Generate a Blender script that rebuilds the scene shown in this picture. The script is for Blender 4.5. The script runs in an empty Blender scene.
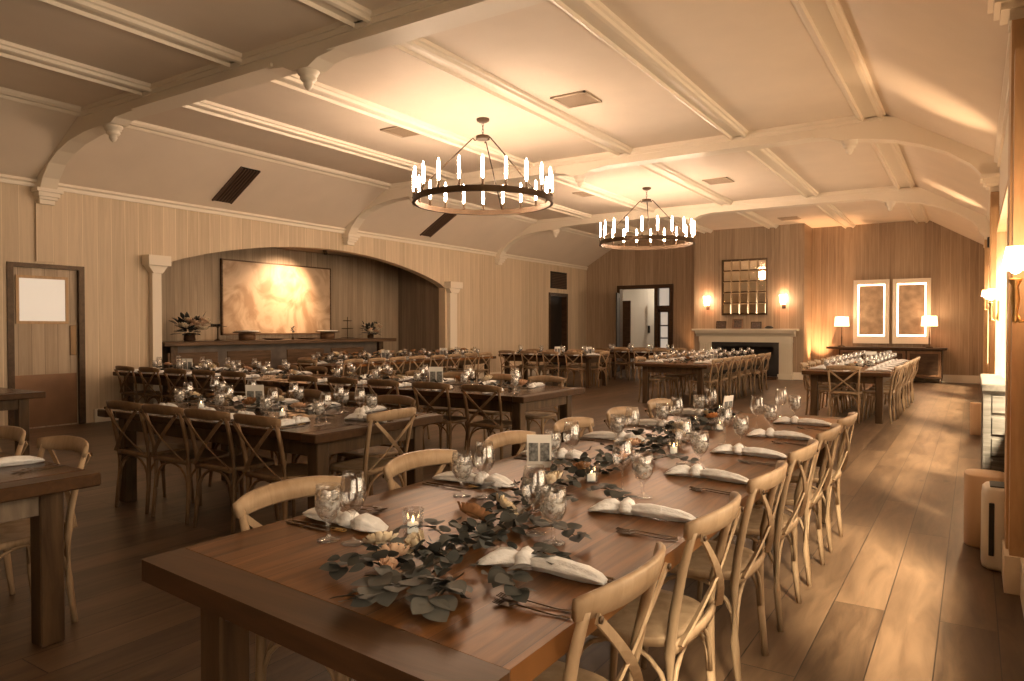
import bpy, math, random
from mathutils import Vector, Matrix
random.seed(7)
S = bpy.context.scene
COL = S.collection
PI = math.pi
R = math.radians

# ------------------------------------------------------------------ mesh builder
class MB:
    def __init__(s): s.v=[]; s.f=[]; s.sm=[]
    def add(s, vs, fs, smooth=False, M=None):
        o=len(s.v)
        s.v += [tuple(M @ Vector(p)) if M is not None else tuple(p) for p in vs]
        for f in fs: s.f.append(tuple(i+o for i in f)); s.sm.append(smooth)
        return s
    def box(s, x0,x1,y0,y1,z0,z1, M=None):
        vs=[(x0,y0,z0),(x1,y0,z0),(x1,y1,z0),(x0,y1,z0),(x0,y0,z1),(x1,y0,z1),(x1,y1,z1),(x0,y1,z1)]
        fs=[(0,3,2,1),(4,5,6,7),(0,1,5,4),(1,2,6,5),(2,3,7,6),(3,0,4,7)]
        return s.add(vs,fs,False,M)
    def cbox(s, cx,cy,cz,w,d,h, M=None): return s.box(cx-w/2,cx+w/2,cy-d/2,cy+d/2,cz-h/2,cz+h/2,M)
    def bbox(s, x0,x1,y0,y1,z0,z1,b=.005, M=None):   # box with chamfered edges
        vs=[];ix={}
        xs=(x0,x1);ys=(y0,y1);zs=(z0,z1)
        for i in (0,1):
            for j in (0,1):
                for k in (0,1):
                    sx=b if i==0 else -b; sy=b if j==0 else -b; sz=b if k==0 else -b
                    for a,p in enumerate(((xs[i],ys[j]+sy,zs[k]+sz),(xs[i]+sx,ys[j],zs[k]+sz),(xs[i]+sx,ys[j]+sy,zs[k]))):
                        ix[(i,j,k,a)]=len(vs); vs.append(p)
        fs=[]
        g=lambda i,j,k,a: ix[(i,j,k,a)]
        fs+=[(g(0,0,0,0),g(0,0,1,0),g(0,1,1,0),g(0,1,0,0)),(g(1,0,0,0),g(1,1,0,0),g(1,1,1,0),g(1,0,1,0))]
        fs+=[(g(0,0,0,1),g(1,0,0,1),g(1,0,1,1),g(0,0,1,1)),(g(0,1,0,1),g(0,1,1,1),g(1,1,1,1),g(1,1,0,1))]
        fs+=[(g(0,0,0,2),g(0,1,0,2),g(1,1,0,2),g(1,0,0,2)),(g(0,0,1,2),g(1,0,1,2),g(1,1,1,2),g(0,1,1,2))]
        for k in (0,1):
            for j in (0,1): fs.append((g(0,j,k,1),g(1,j,k,1),g(1,j,k,2),g(0,j,k,2)))
            for i in (0,1): fs.append((g(i,0,k,0),g(i,1,k,0),g(i,1,k,2),g(i,0,k,2)))
        for i in (0,1):
            for j in (0,1): fs.append((g(i,j,0,0),g(i,j,1,0),g(i,j,1,1),g(i,j,0,1)))
        for i in (0,1):
            for j in (0,1):
                for k in (0,1): fs.append((g(i,j,k,0),g(i,j,k,1),g(i,j,k,2)))
        return s.add(vs,fs,False,M)
    def lathe(s, prof, n=20, M=None, cap=True, smooth=True, sx=1, sy=1):
        vs=[];fs=[]
        for r,z in prof:
            for i in range(n):
                a=2*PI*i/n; vs.append((r*math.cos(a)*sx,r*math.sin(a)*sy,z))
        for k in range(len(prof)-1):
            for i in range(n):
                j=(i+1)%n; fs.append((k*n+i,k*n+j,(k+1)*n+j,(k+1)*n+i))
        if cap:
            if prof[0][0]>1e-5: fs.append(tuple(range(n-1,-1,-1)))
            if prof[-1][0]>1e-5: fs.append(tuple((len(prof)-1)*n+i for i in range(n)))
        return s.add(vs,fs,smooth,M)
    def sweep(s, pts, w, h=None, n=8, M=None, up=(0,0,1), smooth=True, closed=False, sup=None):
        """tube along pts; w,h half sizes (number or list); h None = round"""
        P=[Vector(p) for p in pts]; m=len(P)
        W=w if isinstance(w,(list,tuple)) else [w]*m
        H=(h if isinstance(h,(list,tuple)) else [h]*m) if h is not None else W
        up=Vector(up); vs=[]; fs=[]
        for i in range(m):
            if closed: t=P[(i+1)%m]-P[i-1]
            else: t=P[min(i+1,m-1)]-P[max(i-1,0)]
            t.normalize()
            a=t.cross(up)
            if a.length<.05: a=t.cross(Vector((1,0,0)) if abs(t.x)<.9 else Vector((0,1,0)))
            a.normalize(); b=a.cross(t).normalized()
            for k in range(n):
                q=2*PI*k/n+(PI/4 if n==4 else 0)
                c,d=math.cos(q),math.sin(q)
                if n==4: c*=1.414; d*=1.414
                if sup: 
                    c=math.copysign(abs(c)**sup,c); d=math.copysign(abs(d)**sup,d)
                vs.append(tuple(P[i]+a*(c*W[i])+b*(d*H[i])))
        rng=m if closed else m-1
        for i in range(rng):
            i2=(i+1)%m
            for k in range(n):
                l=(k+1)%n; fs.append((i*n+k,i*n+l,i2*n+l,i2*n+k))
        if not closed: fs+= [tuple(range(n-1,-1,-1)),tuple((m-1)*n+k for k in range(n))]
        return s.add(vs,fs,smooth and n>4,M)
    def strips(s, pts, z1s, y0, y1, axis='x'):
        """solid between lower line pts[(u,zlow)] and upper z1s, thickness y0..y1, u along axis"""
        vs=[];fs=[];m=len(pts)
        for (u,z),zt in zip(pts,z1s):
            for yy in (y0,y1):
                for zz in (z,zt): vs.append((u,yy,zz) if axis=='x' else (yy,u,zz))
        for i in range(m-1):
            a=i*4;b=a+4
            fs+=[(a,b,b+1,a+1),(a+2,a+3,b+3,b+2),(a,a+2,b+2,b),(a+1,b+1,b+3,a+3)]
        fs+=[(0,1,3,2),((m-1)*4,(m-1)*4+2,(m-1)*4+3,(m-1)*4+1)]
        return s.add(vs,fs,False)
    def prism(s, poly, a0, a1, axis='y', M=None, smooth=False):
        """extrude closed polygon; axis y: poly=(x,z); axis x: poly=(y,z); axis z: poly=(x,y)"""
        n=len(poly)
        def P(p,a): return (p[0],a,p[1]) if axis=='y' else ((a,p[0],p[1]) if axis=='x' else (p[0],p[1],a))
        vs=[P(p,a0) for p in poly]+[P(p,a1) for p in poly]
        fs=[(i,(i+1)%n,n+(i+1)%n,n+i) for i in range(n)]
        s.add(vs,fs,smooth,M)
        s.add(vs,[tuple(range(n-1,-1,-1)),tuple(range(n,2*n))],False,M)
        return s
    def build(s, name, mat, parent=None, loc=None, bevel=0):
        me=bpy.data.meshes.new(name); me.from_pydata(s.v,[],s.f); me.update()
        for p,q in zip(me.polygons,s.sm): p.use_smooth=q
        import bmesh
        bm=bmesh.new(); bm.from_mesh(me); bmesh.ops.recalc_face_normals(bm,faces=bm.faces[:]); bm.to_mesh(me); bm.free()
        me.materials.append(mat)
        o=bpy.data.objects.new(name,me); COL.objects.link(o)
        if parent is not None: o.parent=parent
        if loc is not None: o.location=loc
        if bevel:
            m=o.modifiers.new('bevel','BEVEL'); m.width=bevel; m.segments=2; m.limit_method='ANGLE'
        return o

def thing(name,label,cat,loc=(0,0,0),rz=0,group=None):
    o=bpy.data.objects.new(name,None); COL.objects.link(o); o.empty_display_size=.05
    o.location=loc; o.rotation_euler=(0,0,rz); tag(o,label,cat,group); return o
def tag(o,label,cat,group=None):
    o['label']=label; o['category']=cat
    if group: o['group']=group
    return o
def struct(o): o['kind']='structure'; return o
def dup(root,loc,rz,label=None,group=None,sc=None):
    r=root.copy(); COL.objects.link(r); r.location=loc; r.rotation_euler=(0,0,rz)
    if label: r['label']=label
    if group: r['group']=group
    if sc: r.scale=sc
    for ch in list(root.children):
        c=ch.copy(); COL.objects.link(c); c.parent=r
        for g in list(ch.children):
            d=g.copy(); COL.objects.link(d); d.parent=c
    return r

# ------------------------------------------------------------------ materials
def newmat(name):
    m=bpy.data.materials.new(name); m.use_nodes=True
    nt=m.node_tree; b=nt.nodes['Principled BSDF']; return m,nt,b
def N(nt,t,**k):
    n=nt.nodes.new(t)
    for a,v in k.items():
        if a in n.inputs: n.inputs[a].default_value=v
        else: setattr(n,a,v)
    return n
def plain(name,c,rough=.5,metal=0,spec=.5,noise=0,scale=20,bump=0):
    m,nt,b=newmat(name); b.inputs['Base Color'].default_value=(*c,1); b.inputs['Roughness'].default_value=rough
    b.inputs['Metallic'].default_value=metal; b.inputs['Specular IOR Level'].default_value=spec
    if noise or bump:
        tc=N(nt,'ShaderNodeTexCoord'); n=N(nt,'ShaderNodeTexNoise'); n.inputs['Scale'].default_value=scale; n.inputs['Detail'].default_value=4
        nt.links.new(tc.outputs['Object'],n.inputs['Vector'])
        if noise:
            mr=N(nt,'ShaderNodeValToRGB'); e=mr.color_ramp.elements
            e[0].position=.3; e[1].position=.7
            e[0].color=(*[x*(1-noise) for x in c],1); e[1].color=(*[min(1,x*(1+noise)) for x in c],1)
            nt.links.new(n.outputs['Fac'],mr.inputs['Fac']); nt.links.new(mr.outputs['Color'],b.inputs['Base Color'])
        if bump:
            bp=N(nt,'ShaderNodeBump'); bp.inputs['Strength'].default_value=bump; bp.inputs['Distance'].default_value=.01
            nt.links.new(n.outputs['Fac'],bp.inputs['Height']); nt.links.new(bp.outputs['Normal'],b.inputs['Normal'])
    return m
def wood(name,c1,c2,rough=.45,grain=(2,30,30),rand=.25,spec=.4,bump=.15,coat=0):
    m,nt,b=newmat(name); L=nt.links
    tc=N(nt,'ShaderNodeTexCoord'); mp=N(nt,'ShaderNodeMapping'); mp.inputs['Scale'].default_value=grain
    L.new(tc.outputs['Object'],mp.inputs['Vector'])
    n=N(nt,'ShaderNodeTexNoise'); n.inputs['Scale'].default_value=1.; n.inputs['Detail'].default_value=6; n.inputs['Roughness'].default_value=.6; n.inputs['Distortion'].default_value=.6
    L.new(mp.outputs['Vector'],n.inputs['Vector'])
    r=N(nt,'ShaderNodeValToRGB'); e=r.color_ramp.elements; e[0].position=.32; e[1].position=.68; e[0].color=(*c1,1); e[1].color=(*c2,1)
    L.new(n.outputs['Fac'],r.inputs['Fac'])
    oi=N(nt,'ShaderNodeObjectInfo'); ma=N(nt,'ShaderNodeMapRange'); ma.inputs['To Min'].default_value=1-rand; ma.inputs['To Max'].default_value=1+rand
    L.new(oi.outputs['Random'],ma.inputs['Value'])
    hs=N(nt,'ShaderNodeHueSaturation'); L.new(r.outputs['Color'],hs.inputs['Color']); L.new(ma.outputs['Result'],hs.inputs['Value'])
    L.new(hs.outputs['Color'],b.inputs['Base Color'])
    b.inputs['Roughness'].default_value=rough; b.inputs['Specular IOR Level'].default_value=spec
    b.inputs['Specular Tint'].default_value=(1,.8,.6,1); b.inputs['Coat Weight'].default_value=coat; b.inputs['Coat Roughness'].default_value=.15
    bp=N(nt,'ShaderNodeBump'); bp.inputs['Strength'].default_value=bump; bp.inputs['Distance'].default_value=.003
    L.new(n.outputs['Fac'],bp.inputs['Height']); L.new(bp.outputs['Normal'],b.inputs['Normal'])
    return m
def planks(name,u,v,row,length,c1,c2,cm,rough=.5,var=.22,mortar=.004,gs=(1.2,14.),bump=.5,knots=0,spec=.4,seed=0,bias=0.,groove=.0):
    """boards running along axis u, stacked along axis v (world axes, objects sit at origin)"""
    m,nt,b=newmat(name); L=nt.links
    tc=N(nt,'ShaderNodeTexCoord'); sp=N(nt,'ShaderNodeSeparateXYZ'); L.new(tc.outputs['Object'],sp.inputs[0])
    cb=N(nt,'ShaderNodeCombineXYZ'); L.new(sp.outputs[u],cb.inputs[0]); L.new(sp.outputs[v],cb.inputs[1])
    ad=N(nt,'ShaderNodeVectorMath',operation='ADD'); ad.inputs[1].default_value=(100+seed,100+seed*.37,0); L.new(cb.outputs[0],ad.inputs[0])
    br=N(nt,'ShaderNodeTexBrick'); br.offset=.37; br.offset_frequency=2; br.squash=1
    br.inputs['Color1'].default_value=(0,0,0,1); br.inputs['Color2'].default_value=(1,1,1,1); br.inputs['Mortar'].default_value=(.5,.5,.5,1)
    br.inputs['Scale'].default_value=1; br.inputs['Brick Width'].default_value=length; br.inputs['Row Height'].default_value=row
    br.inputs['Mortar Size'].default_value=mortar; br.inputs['Mortar Smooth'].default_value=.3; br.inputs['Bias'].default_value=bias
    L.new(ad.outputs[0],br.inputs['Vector'])
    # grain, shifted per board
    sc=N(nt,'ShaderNodeVectorMath',operation='MULTIPLY'); sc.inputs[1].default_value=(gs[0],gs[1],1); L.new(ad.outputs[0],sc.inputs[0])
    sh=N(nt,'ShaderNodeVectorMath',operation='MULTIPLY_ADD'); L.new(br.outputs['Color'],sh.inputs[0]); sh.inputs[1].default_value=(37,17,51); L.new(sc.outputs[0],sh.inputs[2])
    n=N(nt,'ShaderNodeTexNoise'); n.inputs['Scale'].default_value=1; n.inputs['Detail'].default_value=7; n.inputs['Roughness'].default_value=.62; n.inputs['Distortion'].default_value=.8
    L.new(sh.outputs[0],n.inputs['Vector'])
    r=N(nt,'ShaderNodeValToRGB'); e=r.color_ramp.elements; e[0].position=.25; e[1].position=.75; e[0].color=(*c1,1); e[1].color=(*c2,1)
    mx=N(nt,'ShaderNodeMath',operation='MULTIPLY_ADD'); L.new(br.outputs['Color'],mx.inputs[0]); mx.inputs[1].default_value=var
    m2=N(nt,'ShaderNodeMath',operation='MULTIPLY_ADD'); L.new(n.outputs['Fac'],m2.inputs[0]); m2.inputs[1].default_value=.85; m2.inputs[2].default_value=-.04
    L.new(m2.outputs[0],mx.inputs[2]); L.new(mx.outputs[0],r.inputs['Fac'])
    col=r.outputs['Color']
    if knots:
        vo=N(nt,'ShaderNodeTexVoronoi'); vo.inputs['Scale'].default_value=1
        s3=N(nt,'ShaderNodeVectorMath',operation='MULTIPLY'); s3.inputs[1].default_value=(1.5,3.2,1); L.new(ad.outputs[0],s3.inputs[0]); L.new(s3.outputs[0],vo.inputs['Vector'])
        kr=N(nt,'ShaderNodeValToRGB'); kr.color_ramp.elements[0].position=.03; kr.color_ramp.elements[1].position=.11
        kr.color_ramp.elements[0].color=(knots,knots,knots,1); kr.color_ramp.elements[1].color=(0,0,0,1)
        L.new(vo.outputs['Distance'],kr.inputs['Fac'])
        mk=N(nt,'ShaderNodeMix',data_type='RGBA'); L.new(kr.outputs['Color'],mk.inputs[0]); L.new(col,mk.inputs[6]); mk.inputs[7].default_value=(c1[0]*.35,c1[1]*.3,c1[2]*.25,1)
        col=mk.outputs[2]
    mk=N(nt,'ShaderNodeMix',data_type='RGBA'); L.new(br.outputs['Fac'],mk.inputs[0]); L.new(col,mk.inputs[6]); mk.inputs[7].default_value=(*cm,1)
    L.new(mk.outputs[2],b.inputs['Base Color']); b.inputs['Roughness'].default_value=rough; b.inputs['Specular IOR Level'].default_value=spec
    hm=N(nt,'ShaderNodeMath',operation='MULTIPLY_ADD'); L.new(br.outputs['Fac'],hm.inputs[0]); hm.inputs[1].default_value=-1.2; L.new(n.outputs['Fac'],hm.inputs[2])
    bp=N(nt,'ShaderNodeBump'); bp.inputs['Strength'].default_value=bump; bp.inputs['Distance'].default_value=.004
    L.new(hm.outputs[0],bp.inputs['Height']); L.new(bp.outputs['Normal'],b.inputs['Normal'])
    return m
def emit(name,c,s):
    m,nt,b=newmat(name); b.inputs['Base Color'].default_value=(*c,1); b.inputs['Emission Color'].default_value=(*c,1); b.inputs['Emission Strength'].default_value=s; return m
def glass(name,tint=(1,1,1),gl=.07,rough=.03):
    m,nt,b=newmat(name); L=nt.links; out=nt.nodes['Material Output']; nt.nodes.remove(b)
    tr=N(nt,'ShaderNodeBsdfTransparent'); tr.inputs[0].default_value=(*tint,1); g=N(nt,'ShaderNodeBsdfGlossy'); g.inputs['Roughness'].default_value=rough
    lw=N(nt,'ShaderNodeLayerWeight'); lw.inputs['Blend'].default_value=.5
    pw=N(nt,'ShaderNodeMath',operation='POWER'); pw.inputs[1].default_value=2.2; L.new(lw.outputs['Facing'],pw.inputs[0])
    ma=N(nt,'ShaderNodeMath',operation='MULTIPLY_ADD'); ma.inputs[1].default_value=.6; ma.inputs[2].default_value=gl; ma.use_clamp=True; L.new(pw.outputs[0],ma.inputs[0])
    mx=N(nt,'ShaderNodeMixShader'); L.new(ma.outputs[0],mx.inputs[0]); L.new(tr.outputs[0],mx.inputs[1]); L.new(g.outputs[0],mx.inputs[2]); L.new(mx.outputs[0],out.inputs[0])
    return m

WL1,WL2,WLM=(.50,.395,.27),(.70,.565,.405),(.80,.67,.50)
M={}
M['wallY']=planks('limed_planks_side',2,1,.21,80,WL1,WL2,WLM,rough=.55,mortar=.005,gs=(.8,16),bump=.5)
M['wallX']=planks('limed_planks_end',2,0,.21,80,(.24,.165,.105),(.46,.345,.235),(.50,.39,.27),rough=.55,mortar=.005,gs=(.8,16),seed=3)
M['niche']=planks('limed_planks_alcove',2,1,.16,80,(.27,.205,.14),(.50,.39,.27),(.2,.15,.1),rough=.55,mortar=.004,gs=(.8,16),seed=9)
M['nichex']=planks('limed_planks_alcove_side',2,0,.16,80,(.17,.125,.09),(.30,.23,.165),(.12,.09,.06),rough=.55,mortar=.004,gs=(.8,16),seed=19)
M['floor']=planks('oak_floor_boards',1,0,.235,2.6,(.031,.016,.008),(.15,.093,.053),(.009,.005,.003),rough=.42,mortar=.003,gs=(1.6,11),bump=.3,knots=.7,spec=.5)
M['ceil']=plain('painted_plaster_ceiling',(.76,.66,.545),.7,noise=.03,scale=2)
M['slope']=M['ceil']
M['trim']=plain('cream_painted_trim',(.78,.70,.58),.45)
M['mantel']=plain('cream_mantel_paint',(.66,.60,.48),.4)
M['chair']=wood('pale_oak_chair',(.25,.165,.095),(.42,.30,.19),.42,(14,14,3),.10)
M['chairb']=wood('brown_oak_chair',(.14,.082,.043),(.24,.15,.083),.42,(14,14,3),.12)
M['top']=planks('walnut_tabletop',1,0,.2,8,(.026,.010,.004),(.26,.112,.036),(.03,.015,.008),rough=.34,mortar=.0015,gs=(1.4,22),bump=.2,spec=.25)
M['top'].node_tree.nodes['Principled BSDF'].inputs['Specular Tint'].default_value=(1,.68,.42,1)
M['topx']=planks('walnut_tabletop_cross',0,1,.2,8,(.018,.009,.005),(.11,.050,.022),(.03,.015,.008),rough=.25,mortar=.0015,gs=(1.4,22),bump=.2,spec=.25)
M['topx'].node_tree.nodes['Principled BSDF'].inputs['Specular Tint'].default_value=(1,.72,.48,1)
M['tleg']=wood('dark_table_leg',(.035,.02,.011),(.10,.06,.032),.4,(14,14,2),.1)
M['bread']=wood('dark_table_end_board',(.045,.024,.012),(.075,.037,.018),.36,(2,24,24),.1,spec=.22)
M['grayleg']=wood('grey_table_leg',(.10,.075,.055),(.22,.17,.125),.5,(14,14,2),.1)
M['linen']=plain('white_linen',(.84,.83,.82),.85,noise=.08,scale=30,bump=1.0)
M['gold']=plain('dark_brass_cutlery',(.11,.07,.04),.3,1)
M['ring']=plain('brass_ring',(.65,.45,.2),.3,1)
M['bronze']=plain('dark_bronze',(.085,.055,.033),.4,.8)
M['bulb']=emit('glowing_tube_bulb',(1,.70,.48),80)
M['glass']=glass('clear_glass',gl=.13,rough=.05)
M['ice']=plain('crushed_ice_water',(.82,.80,.77),.25,noise=.12,scale=50,bump=.6)
M['leaf']=plain('eucalyptus_leaf',(.040,.042,.037),.6,noise=.35,scale=12)
M['leaf2']=plain('pale_eucalyptus_leaf',(.080,.078,.068),.6,noise=.3,scale=12)
M['stem']=plain('stem',(.14,.11,.08),.6)
M['cream_fl']=plain('cream_petals',(.78,.66,.48),.7,noise=.1,scale=30)
M['blush']=plain('blush_petals',(.68,.45,.30),.7,noise=.15,scale=30)
M['rust']=plain('brown_petals',(.34,.17,.075),.75,noise=.3,scale=40)
M['orange']=plain('orange_petals',(.62,.26,.09),.7,noise=.2,scale=30)
M['wax']=emit('candle_wax',(.85,.72,.5),.35)
M['flame']=emit('candle_flame',(1,.62,.25),12)
M['card']=plain('white_card',(.86,.83,.77),.6)
M['photo']=plain('grey_portrait_print',(.20,.20,.19),.5,noise=.7,scale=60)
M['print']=plain('dark_sepia_print',(.09,.055,.035),.4,noise=.8,scale=25)
M['black']=plain('blackened_steel',(.012,.009,.007),.5)
M['darkwood']=wood('dark_walnut',(.028,.015,.009),(.075,.042,.025),.35,(3,20,20),.1)
M['midwood']=wood('brown_panel',(.12,.06,.032),(.21,.115,.06),.4,(12,12,2),.05)
M['shade']=emit('lit_fabric_shade',(1,.60,.33),3.2)
M['shadeL']=emit('lit_opal_glass',(1,.68,.44),16)
M['led']=emit('lit_panel_edge',(1,.62,.36),5.5)
M['slate']=plain('mottled_panel',(.42,.31,.21),.6,noise=.25,scale=6)
M['barn']=wood('grey_barn_boards',(.07,.065,.058),(.17,.16,.145),.75,(3,9,30),.12)
M['stone']=plain('pale_stone_top',(.11,.10,.085),.45,noise=.3,scale=30)
M['bin']=plain('beige_enamel',(.58,.40,.25),.45)
M['white']=plain('white_plastic',(.74,.70,.63),.35)
M['vent']=plain('brown_vent_metal',(.10,.06,.04),.5)
M['ventc']=plain('cream_vent_metal',(.44,.34,.24),.5)
M['ventb']=plain('vent_shadow_box',(.14,.10,.07),.8)
M['doorw']=planks('door_boards',2,1,.17,80,(.34,.25,.165),(.56,.44,.31),(.2,.15,.1),rough=.5,mortar=.004,gs=(.8,16),seed=5)
M['kick']=plain('copper_kick_plate',(.22,.12,.065),.35,.5,noise=.15,scale=3)
M['frost']=emit('frosted_daylight_glass',(.80,.74,.64),.24)
M['winglass']=glass('window_glass',gl=.03)
M['casing']=wood('honey_window_casing',(.42,.27,.15),(.58,.39,.22),.4,(14,14,2),.04)
M['mirror']=plain('aged_mirror',(.85,.72,.55),.08,1)
M['bar']=wood('bar_timber',(.05,.028,.016),(.14,.08,.045),.4,(20,2,20),.1)
M['barf']=plain('bar_front_paint',(.085,.065,.05),.5,noise=.3,scale=4)
M['marble']=None
def marble():
    m,nt,b=newmat('veined_stone_panel'); L=nt.links
    tc=N(nt,'ShaderNodeTexCoord'); n=N(nt,'ShaderNodeTexNoise'); n.inputs['Scale'].default_value=1.6; n.inputs['Detail'].default_value=8; n.inputs['Distortion'].default_value=1.5
    L.new(tc.outputs['Object'],n.inputs['Vector'])
    r=N(nt,'ShaderNodeValToRGB'); e=r.color_ramp.elements; e[0].position=.38; e[0].color=(.36,.23,.13,1); e[1].position=.58; e[1].color=(.60,.44,.29,1)
    L.new(n.outputs['Fac'],r.inputs['Fac']); L.new(r.outputs['Color'],b.inputs['Base Color']); b.inputs['Roughness'].default_value=.5; return m
M['marble']=marble()

def icemat():
    m,nt,b=newmat('crushed_ice_water'); L=nt.links; out=nt.nodes['Material Output']
    b.inputs['Base Color'].default_value=(.85,.83,.80,1); b.inputs['Roughness'].default_value=.15
    tr=N(nt,'ShaderNodeBsdfTransparent'); tr.inputs[0].default_value=(.95,.93,.90,1)
    tc=N(nt,'ShaderNodeTexCoord'); n=N(nt,'ShaderNodeTexNoise'); n.inputs['Scale'].default_value=55; L.new(tc.outputs['Object'],n.inputs['Vector'])
    r=N(nt,'ShaderNodeValToRGB'); r.color_ramp.elements[0].position=.4; r.color_ramp.elements[0].color=(.12,.12,.12,1); r.color_ramp.elements[1].position=.62; r.color_ramp.elements[1].color=(.75,.75,.75,1)
    L.new(n.outputs['Fac'],r.inputs['Fac']); mx=N(nt,'ShaderNodeMixShader'); L.new(r.outputs['Color'],mx.inputs[0]); L.new(tr.outputs[0],mx.inputs[1]); L.new(b.outputs[0],mx.inputs[2]); L.new(mx.outputs[0],out.inputs[0]); return m
M['ice']=icemat()
# ------------------------------------------------------------------ dimensions
XL,XR,YN,YF=-11.1,.25,-2.6,21.8
ZM,ZC=3.5,4.28
FX0,FX1=-9.78,-1.03
TY=[4.90,10.75,16.38]       # trusses

def sloz(x):
    if x<FX0: return ZM+(x-XL)*(ZC-ZM)/(FX0-XL)
    if x>FX1: return ZC-(x-FX1)*(ZC-ZM)/(XR-FX1)
    return ZC
# ---- shell
struct(MB().box(-13.2,1.6,YN-.2,24.6,-.15,0).build('floor',M['floor']))
c=MB()
for a,b in ((XL-.3,FX0),(FX0,FX1),(FX1,XR+.4)):
    za=sloz(a) if a>=XL else ZM-.3*(ZC-ZM)/(FX0-XL); zb=sloz(b) if b<=XR else ZM-.4*(ZC-ZM)/(XR-FX1)
    c.strips([(a,za),(b,zb)],[za+.12,zb+.12],YN-.1,YF+.1,'x')
struct(c.build('ceiling',M['ceil']))

# left wall with door, arch and far door
def arch_z(y):
    y0,y1=6.62,14.05; t=(y-y0)/(y1-y0); return 2.42+.62*math.sin(PI*max(0,min(1,t)))**.75
w=MB(); X0,X1=XL-.2,XL
w.box(X0,X1,YN,4.42,0,ZM); w.box(X0,X1,4.42,5.43,2.33,ZM); w.box(X0,X1,5.43,6.62,0,ZM)
ys=[6.62+(14.05-6.62)*i/36 for i in range(37)]
w.strips([(y,arch_z(y)) for y in ys],[ZM]*37,X0,X1,'y')
w.box(X0,X1,14.05,19.3,0,ZM); w.box(X0,X1,19.3,20.35,2.45,ZM); w.box(X0,X1,20.35,YF,0,ZM)
struct(w.build('wall_left',M['wallY']))
# alcove shell
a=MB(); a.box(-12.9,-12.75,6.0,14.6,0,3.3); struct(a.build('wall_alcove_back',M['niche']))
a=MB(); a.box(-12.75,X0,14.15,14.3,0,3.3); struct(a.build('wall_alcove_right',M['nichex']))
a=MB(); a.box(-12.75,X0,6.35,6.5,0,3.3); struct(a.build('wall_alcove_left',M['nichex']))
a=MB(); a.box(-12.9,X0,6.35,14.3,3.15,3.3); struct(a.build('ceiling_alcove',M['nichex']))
# far wall with glazed doors opening
w=MB(); DX0,DX1,DZ=-9.95,-8.02,2.82
w.box(XL-.2,DX0,YF,YF+.2,0,ZC+.1); w.box(DX0,DX1,YF,YF+.2,DZ,ZC+.1); w.box(DX1,XR+.3,YF,YF+.2,0,ZC+.1)
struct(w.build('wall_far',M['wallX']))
BX0,BX1,BY=-6.97,-3.90,20.7
w=MB(); FXA,FXB,FZ=-6.27,-4.67,1.06
w.box(BX0,FXA,BY,YF,0,ZC); w.box(FXB,BX1,BY,YF,0,ZC); w.box(FXA,FXB,BY,YF,FZ,ZC); w.box(FXA,FXB,BY+.6,YF,0,FZ)
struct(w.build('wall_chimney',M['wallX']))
# near wall
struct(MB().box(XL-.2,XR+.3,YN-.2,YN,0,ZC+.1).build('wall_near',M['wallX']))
# right wall with windows
WINS=[(-1.6,1.0),(1.6,4.05),(5.15,10.35),(11.1,15.95),(16.8,19.6)]
WZ0,WZ1=.72,2.62
w=MB(); w.box(XR,XR+.2,YN,YF,0,WZ0); w.box(XR,XR+.2,YN,YF,WZ1,ZM)
yy=YN
for y0,y1 in WINS: w.box(XR,XR+.2,yy,y0,WZ0,WZ1); yy=y1
w.box(XR,XR+.2,yy,YF,WZ0,WZ1)
struct(w.build('wall_right',M['trim']))
for i,(y0,y1) in enumerate(WINS):
    f=MB(); t=.06
    f.box(XR-.03,XR+.1,y0,y1,WZ0,WZ0+t); f.box(XR-.03,XR+.1,y0,y1,WZ1-t,WZ1); f.box(XR-.03,XR+.1,y0,y0+t,WZ0+t,WZ1-t); f.box(XR-.03,XR+.1,y1-t,y1,WZ0+t,WZ1-t)
    nm=max(1,round((y1-y0)/1.2))
    for k in range(1,nm):
        y=y0+(y1-y0)*k/nm; f.box(XR+.03,XR+.09,y-.03,y+.03,WZ0+t,WZ1-t)
    fo=struct(f.build('window_%d'%(i+1),M['casing']))
    MB().box(XR+.055,XR+.061,y0+.02,y1-.02,WZ0+.02,WZ1-.02).build('pane',M['winglass'],fo)

# trims: wall-top moulding, baseboards, ceiling ribs
n_trim=[0]
def trim(mb,mat=None):
    n_trim[0]+=1; return struct(mb.build('trim_%d'%n_trim[0],mat or M['trim']))
trim(MB().prism([(XL,ZM-.10),(XL+.025,ZM-.10),(XL+.03,ZM-.05),(XL+.06,ZM-.03),(XL+.06,ZM+.005),(XL,ZM+.0)],YN,YF,'y'))
trim(MB().prism([(XR,ZM-.10),(XR-.025,ZM-.10),(XR-.03,ZM-.05),(XR-.06,ZM-.03),(XR-.06,ZM+.015),(XR,ZM)],YN,YF,'y'))
rib=[(-.19,0),(-.18,-.035),(-.155,-.045),(-.14,-.075),(-.10,-.085),(-.085,-.05),(.085,-.05),(.10,-.085),(.14,-.075),(.155,-.045),(.18,-.035),(.19,0)]
for x in (-8.27,-6.58,-4.74,-2.93): trim(MB().prism([(x+p[0]*.85,ZC+p[1]) for p in rib],YN,YF,'y'))
trim(MB().prism([(-1.18+p[0]*.95,ZC+p[1]) for p in rib],YN,YF,'y'))
trim(MB().prism([(FX0-.12,sloz(FX0-.12)),(FX0-.10,ZC-.075),(FX0-.05,ZC-.095),(FX0-.02,ZC-.06),(FX0+.03,ZC-.06),(FX0+.06,ZC-.035),(FX0+.08,ZC)],YN,YF,'y'))
def baseb(x0,x1,y0,y1,name):
    struct(MB().box(x0,x1,y0,y1,0,.17).box(x0,x1,y0,y1,.17,.2).build('baseboard_'+name,M['trim']))
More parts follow.
